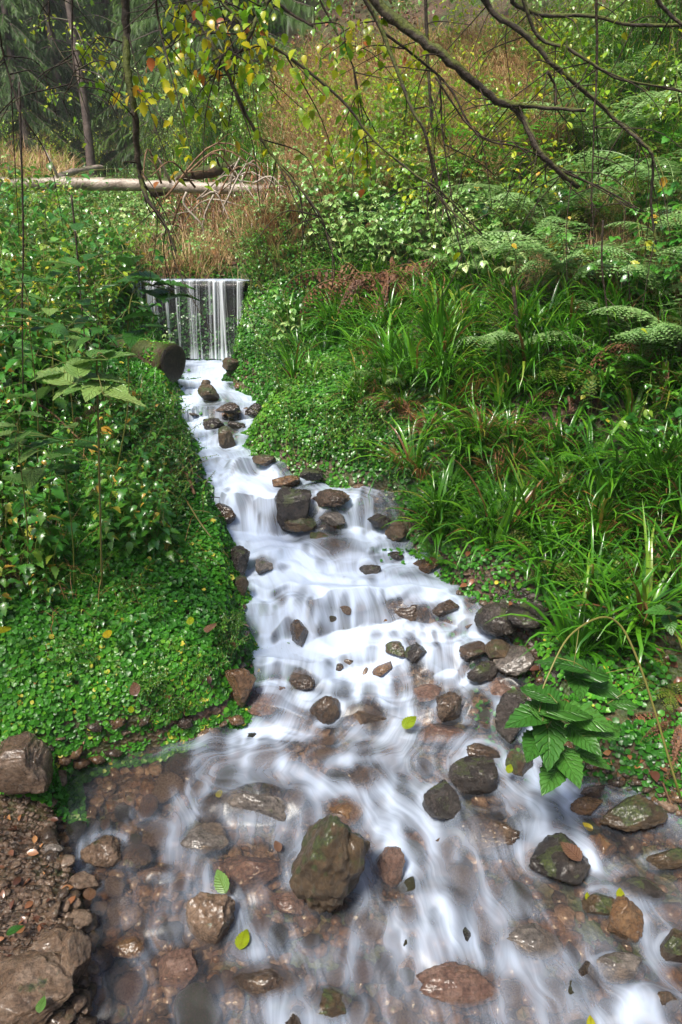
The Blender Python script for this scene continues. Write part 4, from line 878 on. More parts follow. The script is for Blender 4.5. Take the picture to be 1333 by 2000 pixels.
def litter(poly, n, seed, size, mat, name='leaf_litter', tmpl=OVAL):
    g = np.random.default_rng(seed); pts = np.array(poly, float)
    q = np.stack([g.uniform(pts[:, 0].min(), pts[:, 0].max(), n * 3), g.uniform(pts[:, 1].min(), pts[:, 1].max(), n * 3)], 1); q = q[inpoly(q, pts)][:n]
    P, ok = hit(q[:, 0], q[:, 1]); P = P[ok]; P = P[~((P[:, 0] > xL(P[:, 1])) & (P[:, 0] < xR(P[:, 1])) & (P[:, 1] < 6.75))]; n = len(P); P[:, 2] += .012
    mb = MB(); scatter(mb, *tmpl, P, rotm(g.uniform(0, 6.28, n), g.normal(0, .35, n), g.normal(0, .5, n)), size * g.uniform(.5, 1.2, n), g.random(n)); tag(mb.build(name, G[mat]), kind='stuff')
litter([(-150, 1200), (120, 1260), (180, 1480), (140, 1600), (180, 2050), (-200, 2050)], 260, 17, .035, 'dead')
litter([(0, 700), (450, 700), (480, 1250), (0, 1400)], 260, 18, .05, 'dead')
litter([(600, 600), (1400, 600), (1400, 1650), (1050, 1500), (800, 1050)], 700, 19, .05, 'dead')
litter([(0, 800), (480, 1000), (480, 1400), (200, 1450), (0, 1350)], 26, 20, .05, 'yellow')

# ---- right bank: rush tussocks
ru = one(RUSH)
sow('rush_tussock', ru, [(560, 600), (700, 570), (1000, 600), (1060, 800), (830, 830), (680, 800), (540, 740)], 85, 31, (.75, 1.15), 'glossy green rush tussock in the dense band on the mid slope right of the weir', 'rush tussock', 'rush tussocks on the mid slope')
sow('rush_tussock', ru, [(1040, 560), (1480, 620), (1480, 900), (1200, 830), (1060, 760)], 40, 32, (.75, 1.1), 'green rush tussock among ferns high on the right slope', 'rush tussock', 'rush tussocks high on the right slope')
sow('rush_tussock', ru, [(800, 900), (1000, 880), (1480, 900), (1480, 1150), (1000, 1100), (830, 1060)], 46, 33, (.8, 1.15), 'arching green rush tussock hanging over the right bank beside the cascade', 'rush tussock', 'rush tussocks over the cascade bank')
sow('rush_tussock', ru, [(640, 440), (1000, 460), (1000, 600), (640, 570)], 26, 34, (.6, .9), 'small rush tussock below the leafy shrubs above the weir', 'rush tussock', 'small rush tussocks below the shrubs')
sow('dead_rush_tussock', one(RUSHDEAD), [(620, 640), (1100, 800), (1400, 900), (1400, 1200), (1000, 1120), (800, 950)], 28, 35, (.7, 1.1), 'brown withered rush tussock on the right bank', 'dead tussock', 'withered tussocks on the right bank')
gq = np.random.default_rng(36)
for i, (px, py, s_) in enumerate([(1120, 1300, 1.15), (1190, 1290, 1.2), (1060, 1180, .9), (1250, 1250, 1.1), (1150, 1200, 1.0), (860, 1040, .9), (1330, 1180, 1.1)]):
    P = hit(px, py)[0][0]
    inst('rush_tussock', [('x', RUSH[i % 4])], P + [0, 0, .05], gq.uniform(0, 6), s_, ['large dark rush tussock leaning to the water above the broad bramble leaves', 'tall rush tussock behind the broad bramble leaves at the right', 'rush tussock just right of the wet black stones', 'rush tussock by the right border below the bright fern', 'rush tussock between the bright fern and the shiny rocks', 'rush tussock dipping toward the right channel of the cascade', 'rush tussock at the very right border above the bramble leaf'][i], 'rush tussock')
# ---- ferns
gf = np.random.default_rng(41)
for (px, py, k, s_, nf, lab) in [(960, 420, 'green', 2.2, 6, 'bright green upright fern frond cluster in the dry grass behind the long branch'), (1060, 500, 'pale', 2.0, 7, 'silvery pale fern in the middle of the slope under the long branch'),
        (1170, 350, 'pale', 2.2, 6, 'pale fern beside the hanging spruce boughs'), (1110, 600, 'pale', 1.7, 7, 'pale fern with long flat fronds on the right slope'), (1050, 610, 'pale', 1.4, 5, 'pale fern leaning left above the rushes'), (1300, 450, 'pale', 1.9, 6, 'pale fern at the right border below the spruce'),
        (720, 600, 'brown', 2.3, 9, 'rusty brown collapsed fern right of the weir'), (770, 590, 'brown', 1.9, 7, 'rusty brown fern behind the collapsed one'), (790, 770, 'pale', .75, 5, 'small pale fern above the right cress slope'), (740, 760, 'pale', .6, 4, 'small grey green fern left on the cress slope'),
        (1270, 640, 'pale', 1.5, 6, 'feathery fern at the right just below another pale fern'), (1310, 740, 'pale', 1.5, 7, 'large feathery fern by the right border above the rushes'), (1140, 760, 'olive', 1.0, 6, 'olive yellow fern among rushes on the right slope'), (1110, 800, 'brown', .8, 5, 'dead brown fern hanging below the olive fern'),
        (840, 840, 'brown', .75, 5, 'dead brown fern at the top of the cress slope'), (760, 800, 'brown', .7, 5, 'dead reddish fern at the left end of the rush band'), (900, 1060, 'green', .7, 4, 'small green fern hanging over the cascade at the right'), (850, 1120, 'green', .55, 4, 'lacy green fern touching the water at the right'),
        (1080, 1110, 'olive', .8, 5, 'thin olive fern above the large rush tussock'), (1270, 1140, 'green', .6, 3, 'vivid light green fern frond at the right'), (1320, 1430, 'brown', .8, 7, 'dense brown fern at the lower right border'), (1290, 1360, 'olive', .6, 4, 'olive brown fern above the dense brown one'),
        (930, 900, 'green', .8, 5, 'soft green fern over the lower rushes'), (1130, 920, 'green', .8, 5, 'soft green fern on the bare patch of the right slope'), (1010, 870, 'olive', .7, 4, 'yellowish fern by the dead upright stalk'), (240, 590, 'green', .9, 5, 'green fern beside the weir at the left'),
        (20, 740, 'green', 1.0, 5, 'green fern at the left border'), (160, 470, 'pale', 1.0, 4, 'pale fern below the fallen log at the left'), (250, 790, 'brown', .6, 4, 'brown fern on the left bank behind the raspberry leaves'), (160, 830, 'brown', .6, 5, 'dead fern on the left bank in the shade'),
        (560, 520, 'green', .7, 5, 'pale green fern above the cress mound at the weir'), (610, 500, 'pale', .7, 5, 'silvery fern above the cress mound at the weir'), (700, 420, 'green', 1.2, 5, 'green fern among yellow leaves on the hillside'), (830, 390, 'pale', 1.1, 5, 'pale fern behind the thin hanging twigs')]:
    P = hit(px, py)[0][0]; fern(k, P + [0, 0, .02 + .1 * (s_ > 1.35)], s_ * (.72 if k == 'pale' else .78), nf, gf, lab)
gf = np.random.default_rng(42)
for P in sample_poly([(600, 380), (1450, 330), (1450, 800), (1000, 720), (700, 560)], 24, gf):
    fern(['green', 'olive', 'pale', 'brown'][gf.integers(4)], P, gf.uniform(.6, 1.1), 5, gf, 'fern growing among the mixed plants of the right slope', 'ferns on the right slope')
# ---- leafy plants
sow('leafy_plant', PAL, [(600, 330), (780, 300), (980, 420), (1000, 560), (680, 560), (580, 480)], 62, 51, (.8, 1.3), 'shiny pale leaved bramble bush on the hillside above the weir', 'bramble', 'brambles on the hillside')
sow('leafy_plant', LIM, [(560, 260), (1000, 250), (1050, 480), (700, 480)], 40, 52, (.7, 1.2), 'yellow green leafy sapling on the hillside', 'sapling', 'saplings on the hillside')
sow('leafy_plant', BRA, [(900, 400), (1450, 380), (1450, 650), (1000, 640)], 34, 53, (.7, 1.2), 'green bramble among the ferns of the right slope', 'bramble', 'brambles among the ferns')
sow('leafy_plant', PAL, [(-120, 385), (330, 385), (330, 500), (-120, 560)], 60, 54, (.8, 1.3), 'shiny leaved bramble below the fallen log', 'bramble', 'brambles below the fallen log')
sow('leafy_plant', LIM, [(-120, 400), (300, 400), (330, 640), (-120, 800)], 26, 72, (.6, 1.0), 'yellow green leafy sapling on the left slope', 'sapling', 'saplings on the left slope')
sow('leafy_plant', NET, [(-120, 520), (240, 520), (300, 650), (330, 760), (-120, 900)], 60, 55, (.7, 1.1), 'green nettle on the left slope before the weir', 'nettle', 'nettles on the left slope')
sow('leafy_plant', BRA, [(-120, 450), (300, 450), (290, 640), (-120, 700)], 30, 56, (.8, 1.2), 'bramble on the left slope before the weir', 'bramble', 'brambles on the left slope')
sow('leafy_plant', TALL, [(-120, 480), (200, 500), (240, 700), (-120, 900)], 16, 57, (.8, 1.2), 'tall thin leafy stem on the left slope', 'leafy stem', 'tall stems on the left slope')
sow('leafy_plant', NET, [(-150, 820), (140, 820), (300, 960), (330, 1100), (100, 1180), (-150, 1250)], 60, 58, (.45, .8), 'low nettle with drooping leaves on the lower left bank', 'nettle', 'low nettles on the left bank')
sow('x', BRA, [(-150, 760), (250, 780), (330, 900), (150, 1120), (-150, 1150)], 26, 73, (.5, .8), 'dark trailing bramble in the shade of the left bank', 'bramble', 'dark brambles on the left bank')
blades('dry_grass', [(-100, 800), (300, 800), (400, 1100), (150, 1250), (-100, 1250)], 160, 28, .3, .004, 'rush_dead', 0, (0, 1), (1.5, 3.2))
sow('leafy_plant', SML, [(540, 640), (760, 780), (800, 960), (560, 900), (490, 700)], 40, 59, (.5, .9), 'small leaved herb on the right cress slope', 'herb', 'herbs on the right cress slope')
sow('leafy_plant', SML, [(300, 700), (380, 900), (460, 1080), (300, 1000), (200, 720)], 30, 60, (.5, .9), 'small leaved herb on the left cress slope', 'herb', 'herbs on the left cress slope')
sow('leafy_plant', SML, [(500, 480), (680, 480), (690, 600), (500, 560)], 36, 61, (.7, 1.2), 'bushy small leaved herb on the mound right of the weir', 'herb', 'herbs on the weir mound')
sow('leafy_plant', BRA, [(1000, 760), (1450, 780), (1450, 900), (1050, 900)], 10, 62, (.5, .8), 'bramble sprig over the bare patch of the right slope', 'bramble', 'bramble sprigs over the bare patch')
for i, (px, py, pr, s_, lab) in enumerate([(575, 680, PAL, 1.0, 'shiny leaved bramble reaching over the right foot of the weir'), (545, 690, PAL, .8, 'shiny bramble low beside the right foot of the weir'), (600, 640, BRA, 1.0, 'green bramble above the right foot of the weir'), (1180, 800, BRA, .8, 'bramble with yellow leaf on the right slope'),
        (250, 560, BRA, 1.2, 'broad leaved bramble at the left end of the weir'), (280, 640, BRA, 1.0, 'bramble hanging in front of the left end of the fall'), (320, 690, PAL, .6, 'pale sprig growing on the cut log by the weir')]):
    P = hit(px, py)[0][0]; inst('bramble', pr[i % 4], P, i * 1.3, s_, lab, 'bramble')
sow('x', PAL, [(330, 400), (600, 400), (620, 545), (500, 545), (200, 548), (300, 480)], 22, 66, (.4, .8), 'low bramble between the fallen log and the weir', 'bramble', 'low brambles between log and weir')
blades('dry_grass', [(200, 480), (560, 470), (600, 548), (200, 549)], 600, 23, .3, .006, 'straw')
blades('dry_grass', [(300, 380), (640, 380), (640, 480), (280, 480)], 600, 24, .3, .006, 'dead', 0, (.2, 1))
sow('x', WOODY, [(820, 0), (1450, -20), (1450, 260), (900, 200)], 14, 67, (.35, .6), 'light green sapling scattered in the dry grass', 'sapling', 'saplings in the dry grass')
sow('x', LIM, [(700, 180), (1400, 150), (1400, 420), (800, 320)], 26, 68, (.6, 1.1), 'yellow green herb sticking out of the dry grass', 'tall herb', 'tall herbs in the dry grass')
sow('x', SML, [(60, 1180), (300, 1130), (470, 1180), (480, 1330), (400, 1430), (200, 1440), (90, 1350)], 34, 74, (.25, .5), 'small soft herb rising from the cress at the lower left', 'herb', 'herbs in the lower left cress')
sow('x', NET, [(-80, 1150), (240, 1150), (330, 1260), (60, 1300)], 12, 75, (.25, .42), 'young nettle in the cress at the lower left', 'nettle', 'young nettles in the lower left cress')
sow('x', PAL, [(60, 1280), (300, 1240), (320, 1340), (150, 1400)], 5, 76, (.2, .3), 'single bramble sprig among the lower left cress', 'bramble', 'bramble sprigs in the lower left cress')
litter([(40, 1150), (460, 1150), (470, 1400), (120, 1440)], 60, 29, .035, 'dead')
sow('shrub', WOODY, [(120, 180), (420, 180), (420, 335), (120, 335)], 12, 77, (.5, .8), 'light yellow green shrub between the fallen log and the forest', 'shrub', 'light shrubs before the forest', ymax=15)
# mid distance shrubs behind the log and on the hill
sow('shrub', FARBUSH, [(150, 150), (360, 150), (380, 330), (150, 340)], 11, 63, (.7, 1.0), 'light green shrub behind the fallen log', 'shrub', 'shrubs behind the fallen log', ymax=22)
sow('shrub', WOODY, [(-100, 330), (620, 330), (620, 360), (-100, 362)], 14, 64, (.5, .8), 'leafy shrub growing close behind the fallen log', 'shrub', 'shrubs close behind the log')
sow('x', LIM, [(540, 150), (1100, 90), (1120, 380), (620, 380)], 42, 70, (.45, .85), 'yellow green leafy herb standing in the dry grass of the hillside', 'tall herb', 'leafy herbs of the hillside')
sow('x', PAL, [(700, 120), (1450, 60), (1450, 420), (1000, 420)], 38, 71, (.7, 1.1), 'leafy bramble high on the right hillside', 'bramble', 'brambles high on the hillside')
gf = np.random.default_rng(43)
for P in sample_poly([(620, 250), (1100, 100), (1450, 60), (1450, 380), (900, 380)], 15, gf): fern(['green', 'olive', 'pale', 'green'][gf.integers(4)], P, gf.uniform(.7, 1.2), 5, gf, 'fern standing high on the right hillside', 'ferns high on the hillside')
sow('shrub', FARBUSH, [(640, 40), (1450, -20), (1450, 250), (1000, 180), (640, 150)], 20, 65, (.5, .9), 'green shrub along the top of the hillside', 'shrub', 'shrubs on top of the hillside')
sow('x', FARBUSH, [(-150, 250), (500, 250), (520, 335), (-150, 335)], 24, 69, (.45, .8), 'dull green shrub on the valley floor behind the logs', 'shrub', 'shrubs on the valley floor', ymax=26)
blades('dry_grass', [(-200, 180), (560, 200), (560, 360), (-200, 360)], 2500, 25, .35, .008, 'rush', 8, (.2, .95))

# ================================================================== weir and falling water
def build_weir():
    root = empty('weir', (-1.9, YW, .6))
    tag(root, 'low dark stone weir with thin water running over its level top', 'weir')
    x0, x1 = -2.95, -.86; g = np.random.default_rng(71); mb = MB()
    mm = MB(); m = 5200; mx = g.uniform(-2.95, -.86, m); mz = .62 + (CREST - .62) * g.random(m) ** .8; kp = (noise2(mx * 5, mz * 4, 44) > .55) | (abs(mx + 1.43) < .05) | (mx < -1.87) & (noise2(mx * 5, mz * 4, 45) > .3); mx, mz = mx[kp], mz[kp]; m = len(mx)
    scatter(mm, *ROUND, np.stack([mx + 1.9, np.full(m, -.055) + g.uniform(-.02, 0, m), mz - .6], 1), rotm(g.uniform(-.6, .6, m), g.normal(1.1, .35, m), g.normal(0, .4, m)), g.uniform(.012, .034, m), g.uniform(0, .6, m)); mm.build('moss', G['cress_small'], root)
    nx, nz = 260, 110; X, Z = np.meshgrid(np.linspace(x0, x1, nx), np.linspace(.45, CREST - .03, nz), indexing='xy')
    row = np.floor((Z - .45) / .115); off = (row % 2) * .16; cx = (X - x0 + off) / .32; fx = cx - np.floor(cx) ; fz = (Z - .45) / .115 - row
    jo = np.minimum(np.minimum(fx, 1 - fx) * .32, np.minimum(fz, 1 - fz) * .115)
    Y = YW - .02 - .005 * sst(jo, 0, .018) - .008 * _h(np.floor(cx), row, 3) - .03 * fbm(X * 9, Z * 9, 4, 5)
    mb.add(np.stack([X, Y, Z], -1).reshape(-1, 3) - np.array([-1.9, YW, .6]), grid_faces(nz, nx)); mb.build('stone_face', LOGEND2, root, True)
    mb = MB(); ny = 14; Xc, T = np.meshgrid(np.linspace(x0, x1, nx), np.linspace(0, 1, ny), indexing='xy')
    prof = np.array([[.12, -.12], [.0, -.03], [-.06, -.055], [-.085, -.05], [-.10, -.035], [-.10, -.02], [-.09, -.006], [-.07, 0], [0, .002], [.06, 0], [.12, 0], [.16, -.01], [.18, -.05], [.18, -.4]])
    Yc = YW + prof[:, 0][:, None] + 0 * Xc + .006 * fbm(Xc * 20, T * 3, 2, 6); Zc = CREST + prof[:, 1][:, None] + .004 * fbm(Xc * 14, T * 5, 2, 7)
    mb.add(np.stack([Xc, Yc, Zc], -1).reshape(-1, 3) - np.array([-1.9, YW, .6]), grid_faces(ny, nx)); mb.build('coping', RM['dark'], root, True)
build_weir()
def curtain(xa, xb, name, label, seed, dens, zbot):
    g = np.random.default_rng(seed); W_ = xb - xa; nc = int(560 * W_ / .95) + 10; nr = 90
    u = np.linspace(0, 1, nc); v = np.linspace(0, 1, nr); U, Vv = np.meshgrid(u, v, indexing='xy'); f = np.zeros_like(U); cc = g.random(11)
    for k in range(int(dens * W_)):
        c = np.clip(cc[k % len(cc)] + g.normal(0, .018), .01, .99) if k % 3 else g.random(); wd = g.choice([.003, .005, .008, .012, .02]) * g.uniform(.7, 1.3) / W_; dr = g.normal(0, .018) / W_; st = g.uniform(.35, 1.0)
        f = np.maximum(f, st * np.exp(-((U - c - dr * Vv) / (wd * (1.1 - .35 * Vv) + .001)) ** 2))
    X = xa + W_ * U; h = CREST - zbot
    lip = np.clip(Vv / .06, 0, 1)
    Z = CREST + .012 + .014 * noise2(X * 11, 0 * X, 35) - h * np.where(Vv < .06, Vv ** 2 * 3, (Vv - .06) / .94 * (1 - .0108 / 1) + .0108)
    Y = YW - .08 - .05 * np.sqrt(Vv) * 1.6 - .022 * f * lip - .012 * (noise2(X * 30, 0 * X, 9))
    foam = 1.5 * f * (1 - .2 * Vv) + (.25 + .6 * noise2(X * 26, 0 * X, 33)) * (1 - sst(Vv, 0, .035 + .05 * noise2(X * 19, 0 * X, 34))) - .42 + .22 * (noise2(X * 9, Vv * .6, 4) - .3) + .55 * sst(Vv, .8, 1)
    gap = np.exp(-((X + 1.43) / .035) ** 2) if seed == 1 else 0; foam = foam - .8 * gap * sst(Vv, .02, .1)
    mb = MB(); mb.add(np.stack([X, Y, Z], -1).reshape(-1, 3), grid_faces(nr, nc)); me = mb.mesh(name, True); me.materials.append(FALL)
    a = me.attributes.new('foam', 'FLOAT', 'POINT'); a.data.foreach_set('value', foam.ravel().astype(np.float32))
    a = me.attributes.new('flow', 'FLOAT_VECTOR', 'POINT'); a.data.foreach_set('vector', np.stack([X * 1.4, Vv * .25, 0 * X], -1).reshape(-1).astype(np.float32))
    tag(link(name, me), label, 'waterfall')
curtain(-1.86, -.87, 'waterfall', 'white curtain of water falling in thin strands over the dark weir', 1, 58, .70)
curtain(-2.24, -2.16, 'waterfall', 'thin white trickle falling at the leafy left end of the weir', 2, 60, .85)
def spray():   # white churned water where the curtain lands
    pass
# ================================================================== logs
def logmesh(p0, p1, r0, r1, mat, name, seed, endmat=None, bend=.05, stubs=0, nseg=26, nside=18, parent=None, hollow=False):
    g = np.random.default_rng(seed); p0 = np.array(p0, float); p1 = np.array(p1, float); u = np.linspace(0, 1, nseg)[:, None]
    C = p0 + (p1 - p0) * u + np.array([0, 0, 1]) * bend * np.sin(u * 3.1) + .25 * bend * np.sin(u * 9 + seed)
    r = (r0 + (r1 - r0) * u[:, 0]) * (1 + .05 * np.sin(u[:, 0] * 23 + seed))
    mb = MB(); tube(mb, C, r, nside, .5, True); V = np.concatenate(mb.v); V[:nseg * nside] += (.10 * r0 * (noise3(V[:nseg * nside] * 9) - .5) * 2)[:, None] * (V[:nseg * nside] - np.repeat(C, nside, 0)) / r0 * 2; mb.v = [V]
    for k in range(stubs):
        uu = g.uniform(.1, .95); c = p0 + (p1 - p0) * uu; an = g.uniform(0, 3.1); d = np.array([g.normal(0, .3), math.cos(an), abs(math.sin(an)) + .2]); d /= np.linalg.norm(d); L = g.uniform(.1, .4)
        tube(mb, [c, c + d * (r0 + L * .5), c + d * (r0 + L) + [0, 0, -.03]], [.02, .014, .006], 6)
    ob = mb.build(name, mat, parent, True); return ob
ll = at_y(-260, 360, 8.6); lr = at_y(560, 372, 8.6)
L1 = logmesh(ll, lr, .078, .058, PALEWOOD, 'fallen_log', 3, bend=.03, stubs=10, nseg=60); tag(L1, 'long pale dead trunk lying level across the valley above the weir', 'log')
L2 = logmesh(at_y(300, 372, 9.4), at_y(465, 325, 10.2), .09, .06, MOSSLOG, 'fallen_log', 5, bend=.05, stubs=6); tag(L2, 'shorter mossy rotten log lying aslant behind the long pale trunk', 'log')
L3 = logmesh(at_y(110, 350, 11), at_y(200, 330, 12), .05, .04, PALEWOOD, 'fallen_log', 6); tag(L3, 'small pale log far behind the long trunk at the left', 'log')
def cut_log():
    root = empty('cut_log', at_y(336, 708, 5.3)); tag(root, 'thick mossy log with dark round cut end beside the foot of the weir', 'log')
    g = np.random.default_rng(3); r = .142
    b = logmesh((-.02, 0, 0), (-.75, .42, .03), r, r * .95, MOSSLOG, 'bark', 8, bend=.01, parent=root, nseg=18, nside=30)
    n = 48; a = np.linspace(0, 2 * np.pi, n, endpoint=False); ax = np.array([.87, -.49, 0]); s = np.array([.49, .87, 0]); t = np.array([0, 0, 1.])
    V = [ax * .004]; T = []
    for k, q in enumerate((.25, .5, .75, .93, .99)):
        rr = r * q * (1 + .04 * np.sin(3 * a)); V += list(ax * (.008 - .004 * (k % 2) - (.012 if q > .95 else 0)) + rr[:, None] * (np.cos(a)[:, None] * s + np.sin(a)[:, None] * t))
    q = []
    for i in range(n): T.append([0, 1 + i, 1 + (i + 1) % n])
    for k in range(4):
        for i in range(n): q.append([1 + k * n + i, 1 + (k + 1) * n + i, 1 + (k + 1) * n + (i + 1) % n, 1 + k * n + (i + 1) % n])
    mb = MB(); mb.add(np.array(V) + ax * .022, q, T); mb.build('cut_end', LOGEND, root)
    mm = MB(); m = 900; an = g.uniform(.2, 2.9, m); uu = g.uniform(0, 1, m); c = np.array([-.02, 0, 0]) + uu[:, None] * np.array([-.7, .4, .03]); pos = c + (r * 1.03) * (np.cos(an)[:, None] * s + np.sin(an)[:, None] * t)
    scatter(mm, *ROUND, pos, rotm(g.uniform(0, 6, m), g.normal(0, .5, m), g.normal(0, .5, m)), g.uniform(.012, .03, m), g.uniform(.3, .9, m)); ob = mm.build('moss', G['cress'], root)
cut_log()
# ================================================================== bare twigs and sticks
def stick(name, pts, r0, r1, mat, label, cat, group=None, side=0, seed=0, n=5):
    g = np.random.default_rng(seed); C = smooth_path(pts, 5); mb = MB(); k = len(C); tube(mb, C, np.linspace(r0, r1, k), n)
    for q in range(side):
        i = g.integers(k // 5, k - 2); d = (C[i + 1] - C[i]); d /= np.linalg.norm(d); p = g.normal(size=3); p -= p @ d * d; p /= np.linalg.norm(p); L = g.uniform(.08, .35) * np.linalg.norm(C[-1] - C[0]); v = d * .7 + p * .7
        tube(mb, [C[i], C[i] + v * L * .5, C[i] + v * L + np.array([0, 0, -.1 * L])], [r0 * .5, r0 * .35, r1 * .6], 4)
    return tag(mb.build(name, mat, None, True), label, cat, group)
gs = np.random.default_rng(81)
for i in range(34):   # tangle of dead twigs around the fallen logs
    px, py = gs.uniform(290, 600), gs.uniform(340, 520); y = gs.uniform(7.6, 8.5); a = at_y(px, py, y); L = gs.uniform(.4, 1.1); d = np.array([gs.normal(0, .8), gs.normal(0, .5), gs.uniform(-.4, .5)])
    m = a + d * L * .5 + [0, 0, .25 * L]; b = a + d * L + [0, 0, -.25 * L]
    stick('dead_branch', [a, m, b], .012, .004, DRYTWIG if i % 3 else PALEWOOD, 'bare brown arching branch in the tangle round the fallen log', 'dead branch', 'dead branches tangled at the fallen log', 3, i)
for i, (pl, y, r, lab) in enumerate([([(365, 375), (360, 400), (395, 440), (400, 470), (425, 520)], 7.4, .014, 'pale curved bare branch hanging down from the fallen log'), ([(418, 380), (400, 420), (395, 450)], 7.3, .012, 'pale short branch crossing the curved one under the log'),
        ([(520, 375), (525, 395), (545, 405)], 8.2, .012, 'short hooked bare branch at the right end of the log')]):
    stick('dead_branch', [at_y(a, b, y) for a, b in pl], r, .005, PALEWOOD, lab, 'dead branch', None, 2, i)
for i, (pl, y, r, mt, lab) in enumerate([([(38, 160), (46, 450), (44, 600), (46, 780)], 3.0, .0045, TWIG, 'tall thin bare stem standing near the left border'), ([(140, 380), (150, 480), (160, 600), (170, 700)], 4.2, .006, TWIG, 'thin bare stem left of the weir'),
        ([(1003, 560), (1010, 640), (1005, 740), (1013, 830)], 4.1, .012, TWIG, 'dead upright stalk standing in the rush band'), ([(1178, 430), (1176, 520), (1188, 620), (1195, 700)], 3.9, .006, TWIG, 'slim bare stem on the right slope beside the flat fronds'), ([(1227, 530), (1232, 600), (1238, 680)], 4.0, .005, TWIG, 'shorter slim stem right of the other bare stem'),
        ([(935, 730), (936, 800), (938, 880)], 4.0, .004, TWIG, 'very thin dark stalk in the rushes'), ([(1155, 380), (1160, 470), (1155, 560)], 4.4, .005, TWIG, 'thin stalk rising among the pale ferns')]):
    stick('bare_stem', [at_y(a, b, y) for a, b in pl], r, r * .6, mt, lab, 'bare stem', None, 2, 40 + i)
for i, (pl, lift, r, mt, lab) in enumerate([([(222, 800), (240, 812), (262, 828)], .10, .013, PALEWOOD, 'pale broken stick lying on the left bank below the raspberry leaves'), ([(355, 925), (370, 950), (382, 985)], .05, .014, DRYTWIG, 'short brown stick standing on the left bank by the water'),
        ([(700, 590), (740, 598), (775, 612)], .12, .03, LOGEND, 'dark charred looking branch under the collapsed brown fern'), ([(300, 925), (350, 980), (400, 1060), (450, 1120)], .08, .006, G['stem'], 'long leafless trailing bramble cane on the left bank'),
        ([(375, 995), (440, 1002), (470, 1020)], .06, .003, TWIG, 'fine dark twig reaching over the water from the left bank'), ([(0, 1130), (60, 1180), (130, 1250)], .08, .004, TWIG, 'fine dark twig lying on the cress at the left'), ([(0, 1270), (10, 1330), (25, 1285)], .05, .003, DRYTWIG, 'thin dry stalk on the bare soil at the left'),
        ([(1075, 1588), (1120, 1598), (1180, 1625)], .05, .003, DRYTWIG, 'thin reddish twig lying over the right shallows'), ([(1080, 1720), (1110, 1740), (1140, 1765)], .07, .002, DRYTWIG, 'fine straw coloured twigs lying on the glossy black stone'), ([(1080, 1735), (1095, 1738), (1112, 1748)], .07, .002, PALEWOOD, 'short pale straw on the glossy black stone'),
        ([(1285, 1570), (1310, 1600), (1333, 1630)], .06, .004, DRYTWIG, 'two part reddish twig at the right border above the mossy stone'), ([(160, 690), (190, 675), (240, 655)], .15, .01, DRYTWIG, 'grey stick lying on the left slope before the weir'), ([(60, 820), (110, 850), (160, 900)], .12, .008, DRYTWIG, 'brown stick lying in the shade on the left slope'),
        ([(1110, 1300), (1130, 1260), (1200, 1240)], .1, .003, G['stem'], 'straight bramble runner over the rush tussock')]):
    P = [hit(a, b)[0][0] for a, b in pl]; P = [np.array([p[0], p[1], p[2] + lift]) for p in P]; stick('stick', P, r, r * .6, mt, lab, 'stick', None, 1 if r < .007 else 0, 60 + i)
# ================================================================== large leaved plants close to the camera
def explicit(name, cane, r, leaves, mat, leaf, label, cat, seed=0, fallto=None):
    root = empty(name, (0, 0, 0)); tag(root, label, cat); g = np.random.default_rng(seed); mb = MB()
    C = smooth_path([at_y(*p) for p in cane], 6); tube(mb, C, np.linspace(r, r * .5, len(C)), 6)
    P, Ro, Sc, A = [], [], [], []
    for (px, py, y, size, yaw) in leaves:
        c = at_y(px, py, y); j = np.argmin(((C - c) ** 2).sum(1)); L = size / F * (y * cp + .8 * sp) * 1.35
        yw = math.radians(yaw); d = np.array([-math.sin(yw), math.cos(yw), 0])
        st = c - d * L * .5; tube(mb, [C[j], (C[j] + st) / 2 + [0, 0, .01], st], [.0016, .0014, .0012], 4)
        P.append(st); Ro.append(rotm(np.array([yw]), np.array([g.normal(.05, .15)]), np.array([g.normal(0, .15)]))); Sc.append(L); A.append(g.uniform(.25, .8))
    mb.build('cane', G['stem'], root, True); lf = MB(); scatter(lf, *leaf, np.array(P), np.concatenate(Ro), np.array(Sc), np.array(A)); lf.build('leaves', G[mat], root, True)
def big_leaf():
    n = 15; y = np.linspace(0, 1, n); w = .31 * np.sin(np.pi * np.clip(y, 0, 1) ** .72) ** .85; w[0] = .01; w[-1] = .004
    w[1:-1] *= 1 + .07 * np.where(np.arange(n - 2) % 2 == 0, 1, -1); z0 = -.22 * y ** 2; m = 7; cols = np.linspace(-1, 1, m); V = []
    for c in cols: V.append(np.stack([w * c, y + .10 * abs(c) * (1 - y) * .0 , z0 + .10 * w * abs(c) * 2 - .035 * np.abs(np.sin((y * 7 - abs(c) * 1.6) * np.pi)) * (abs(c) > 0) ], 1))
    V = np.stack(V, 1).reshape(-1, 3); return V, grid_faces(n, m), None
BIG = big_leaf()
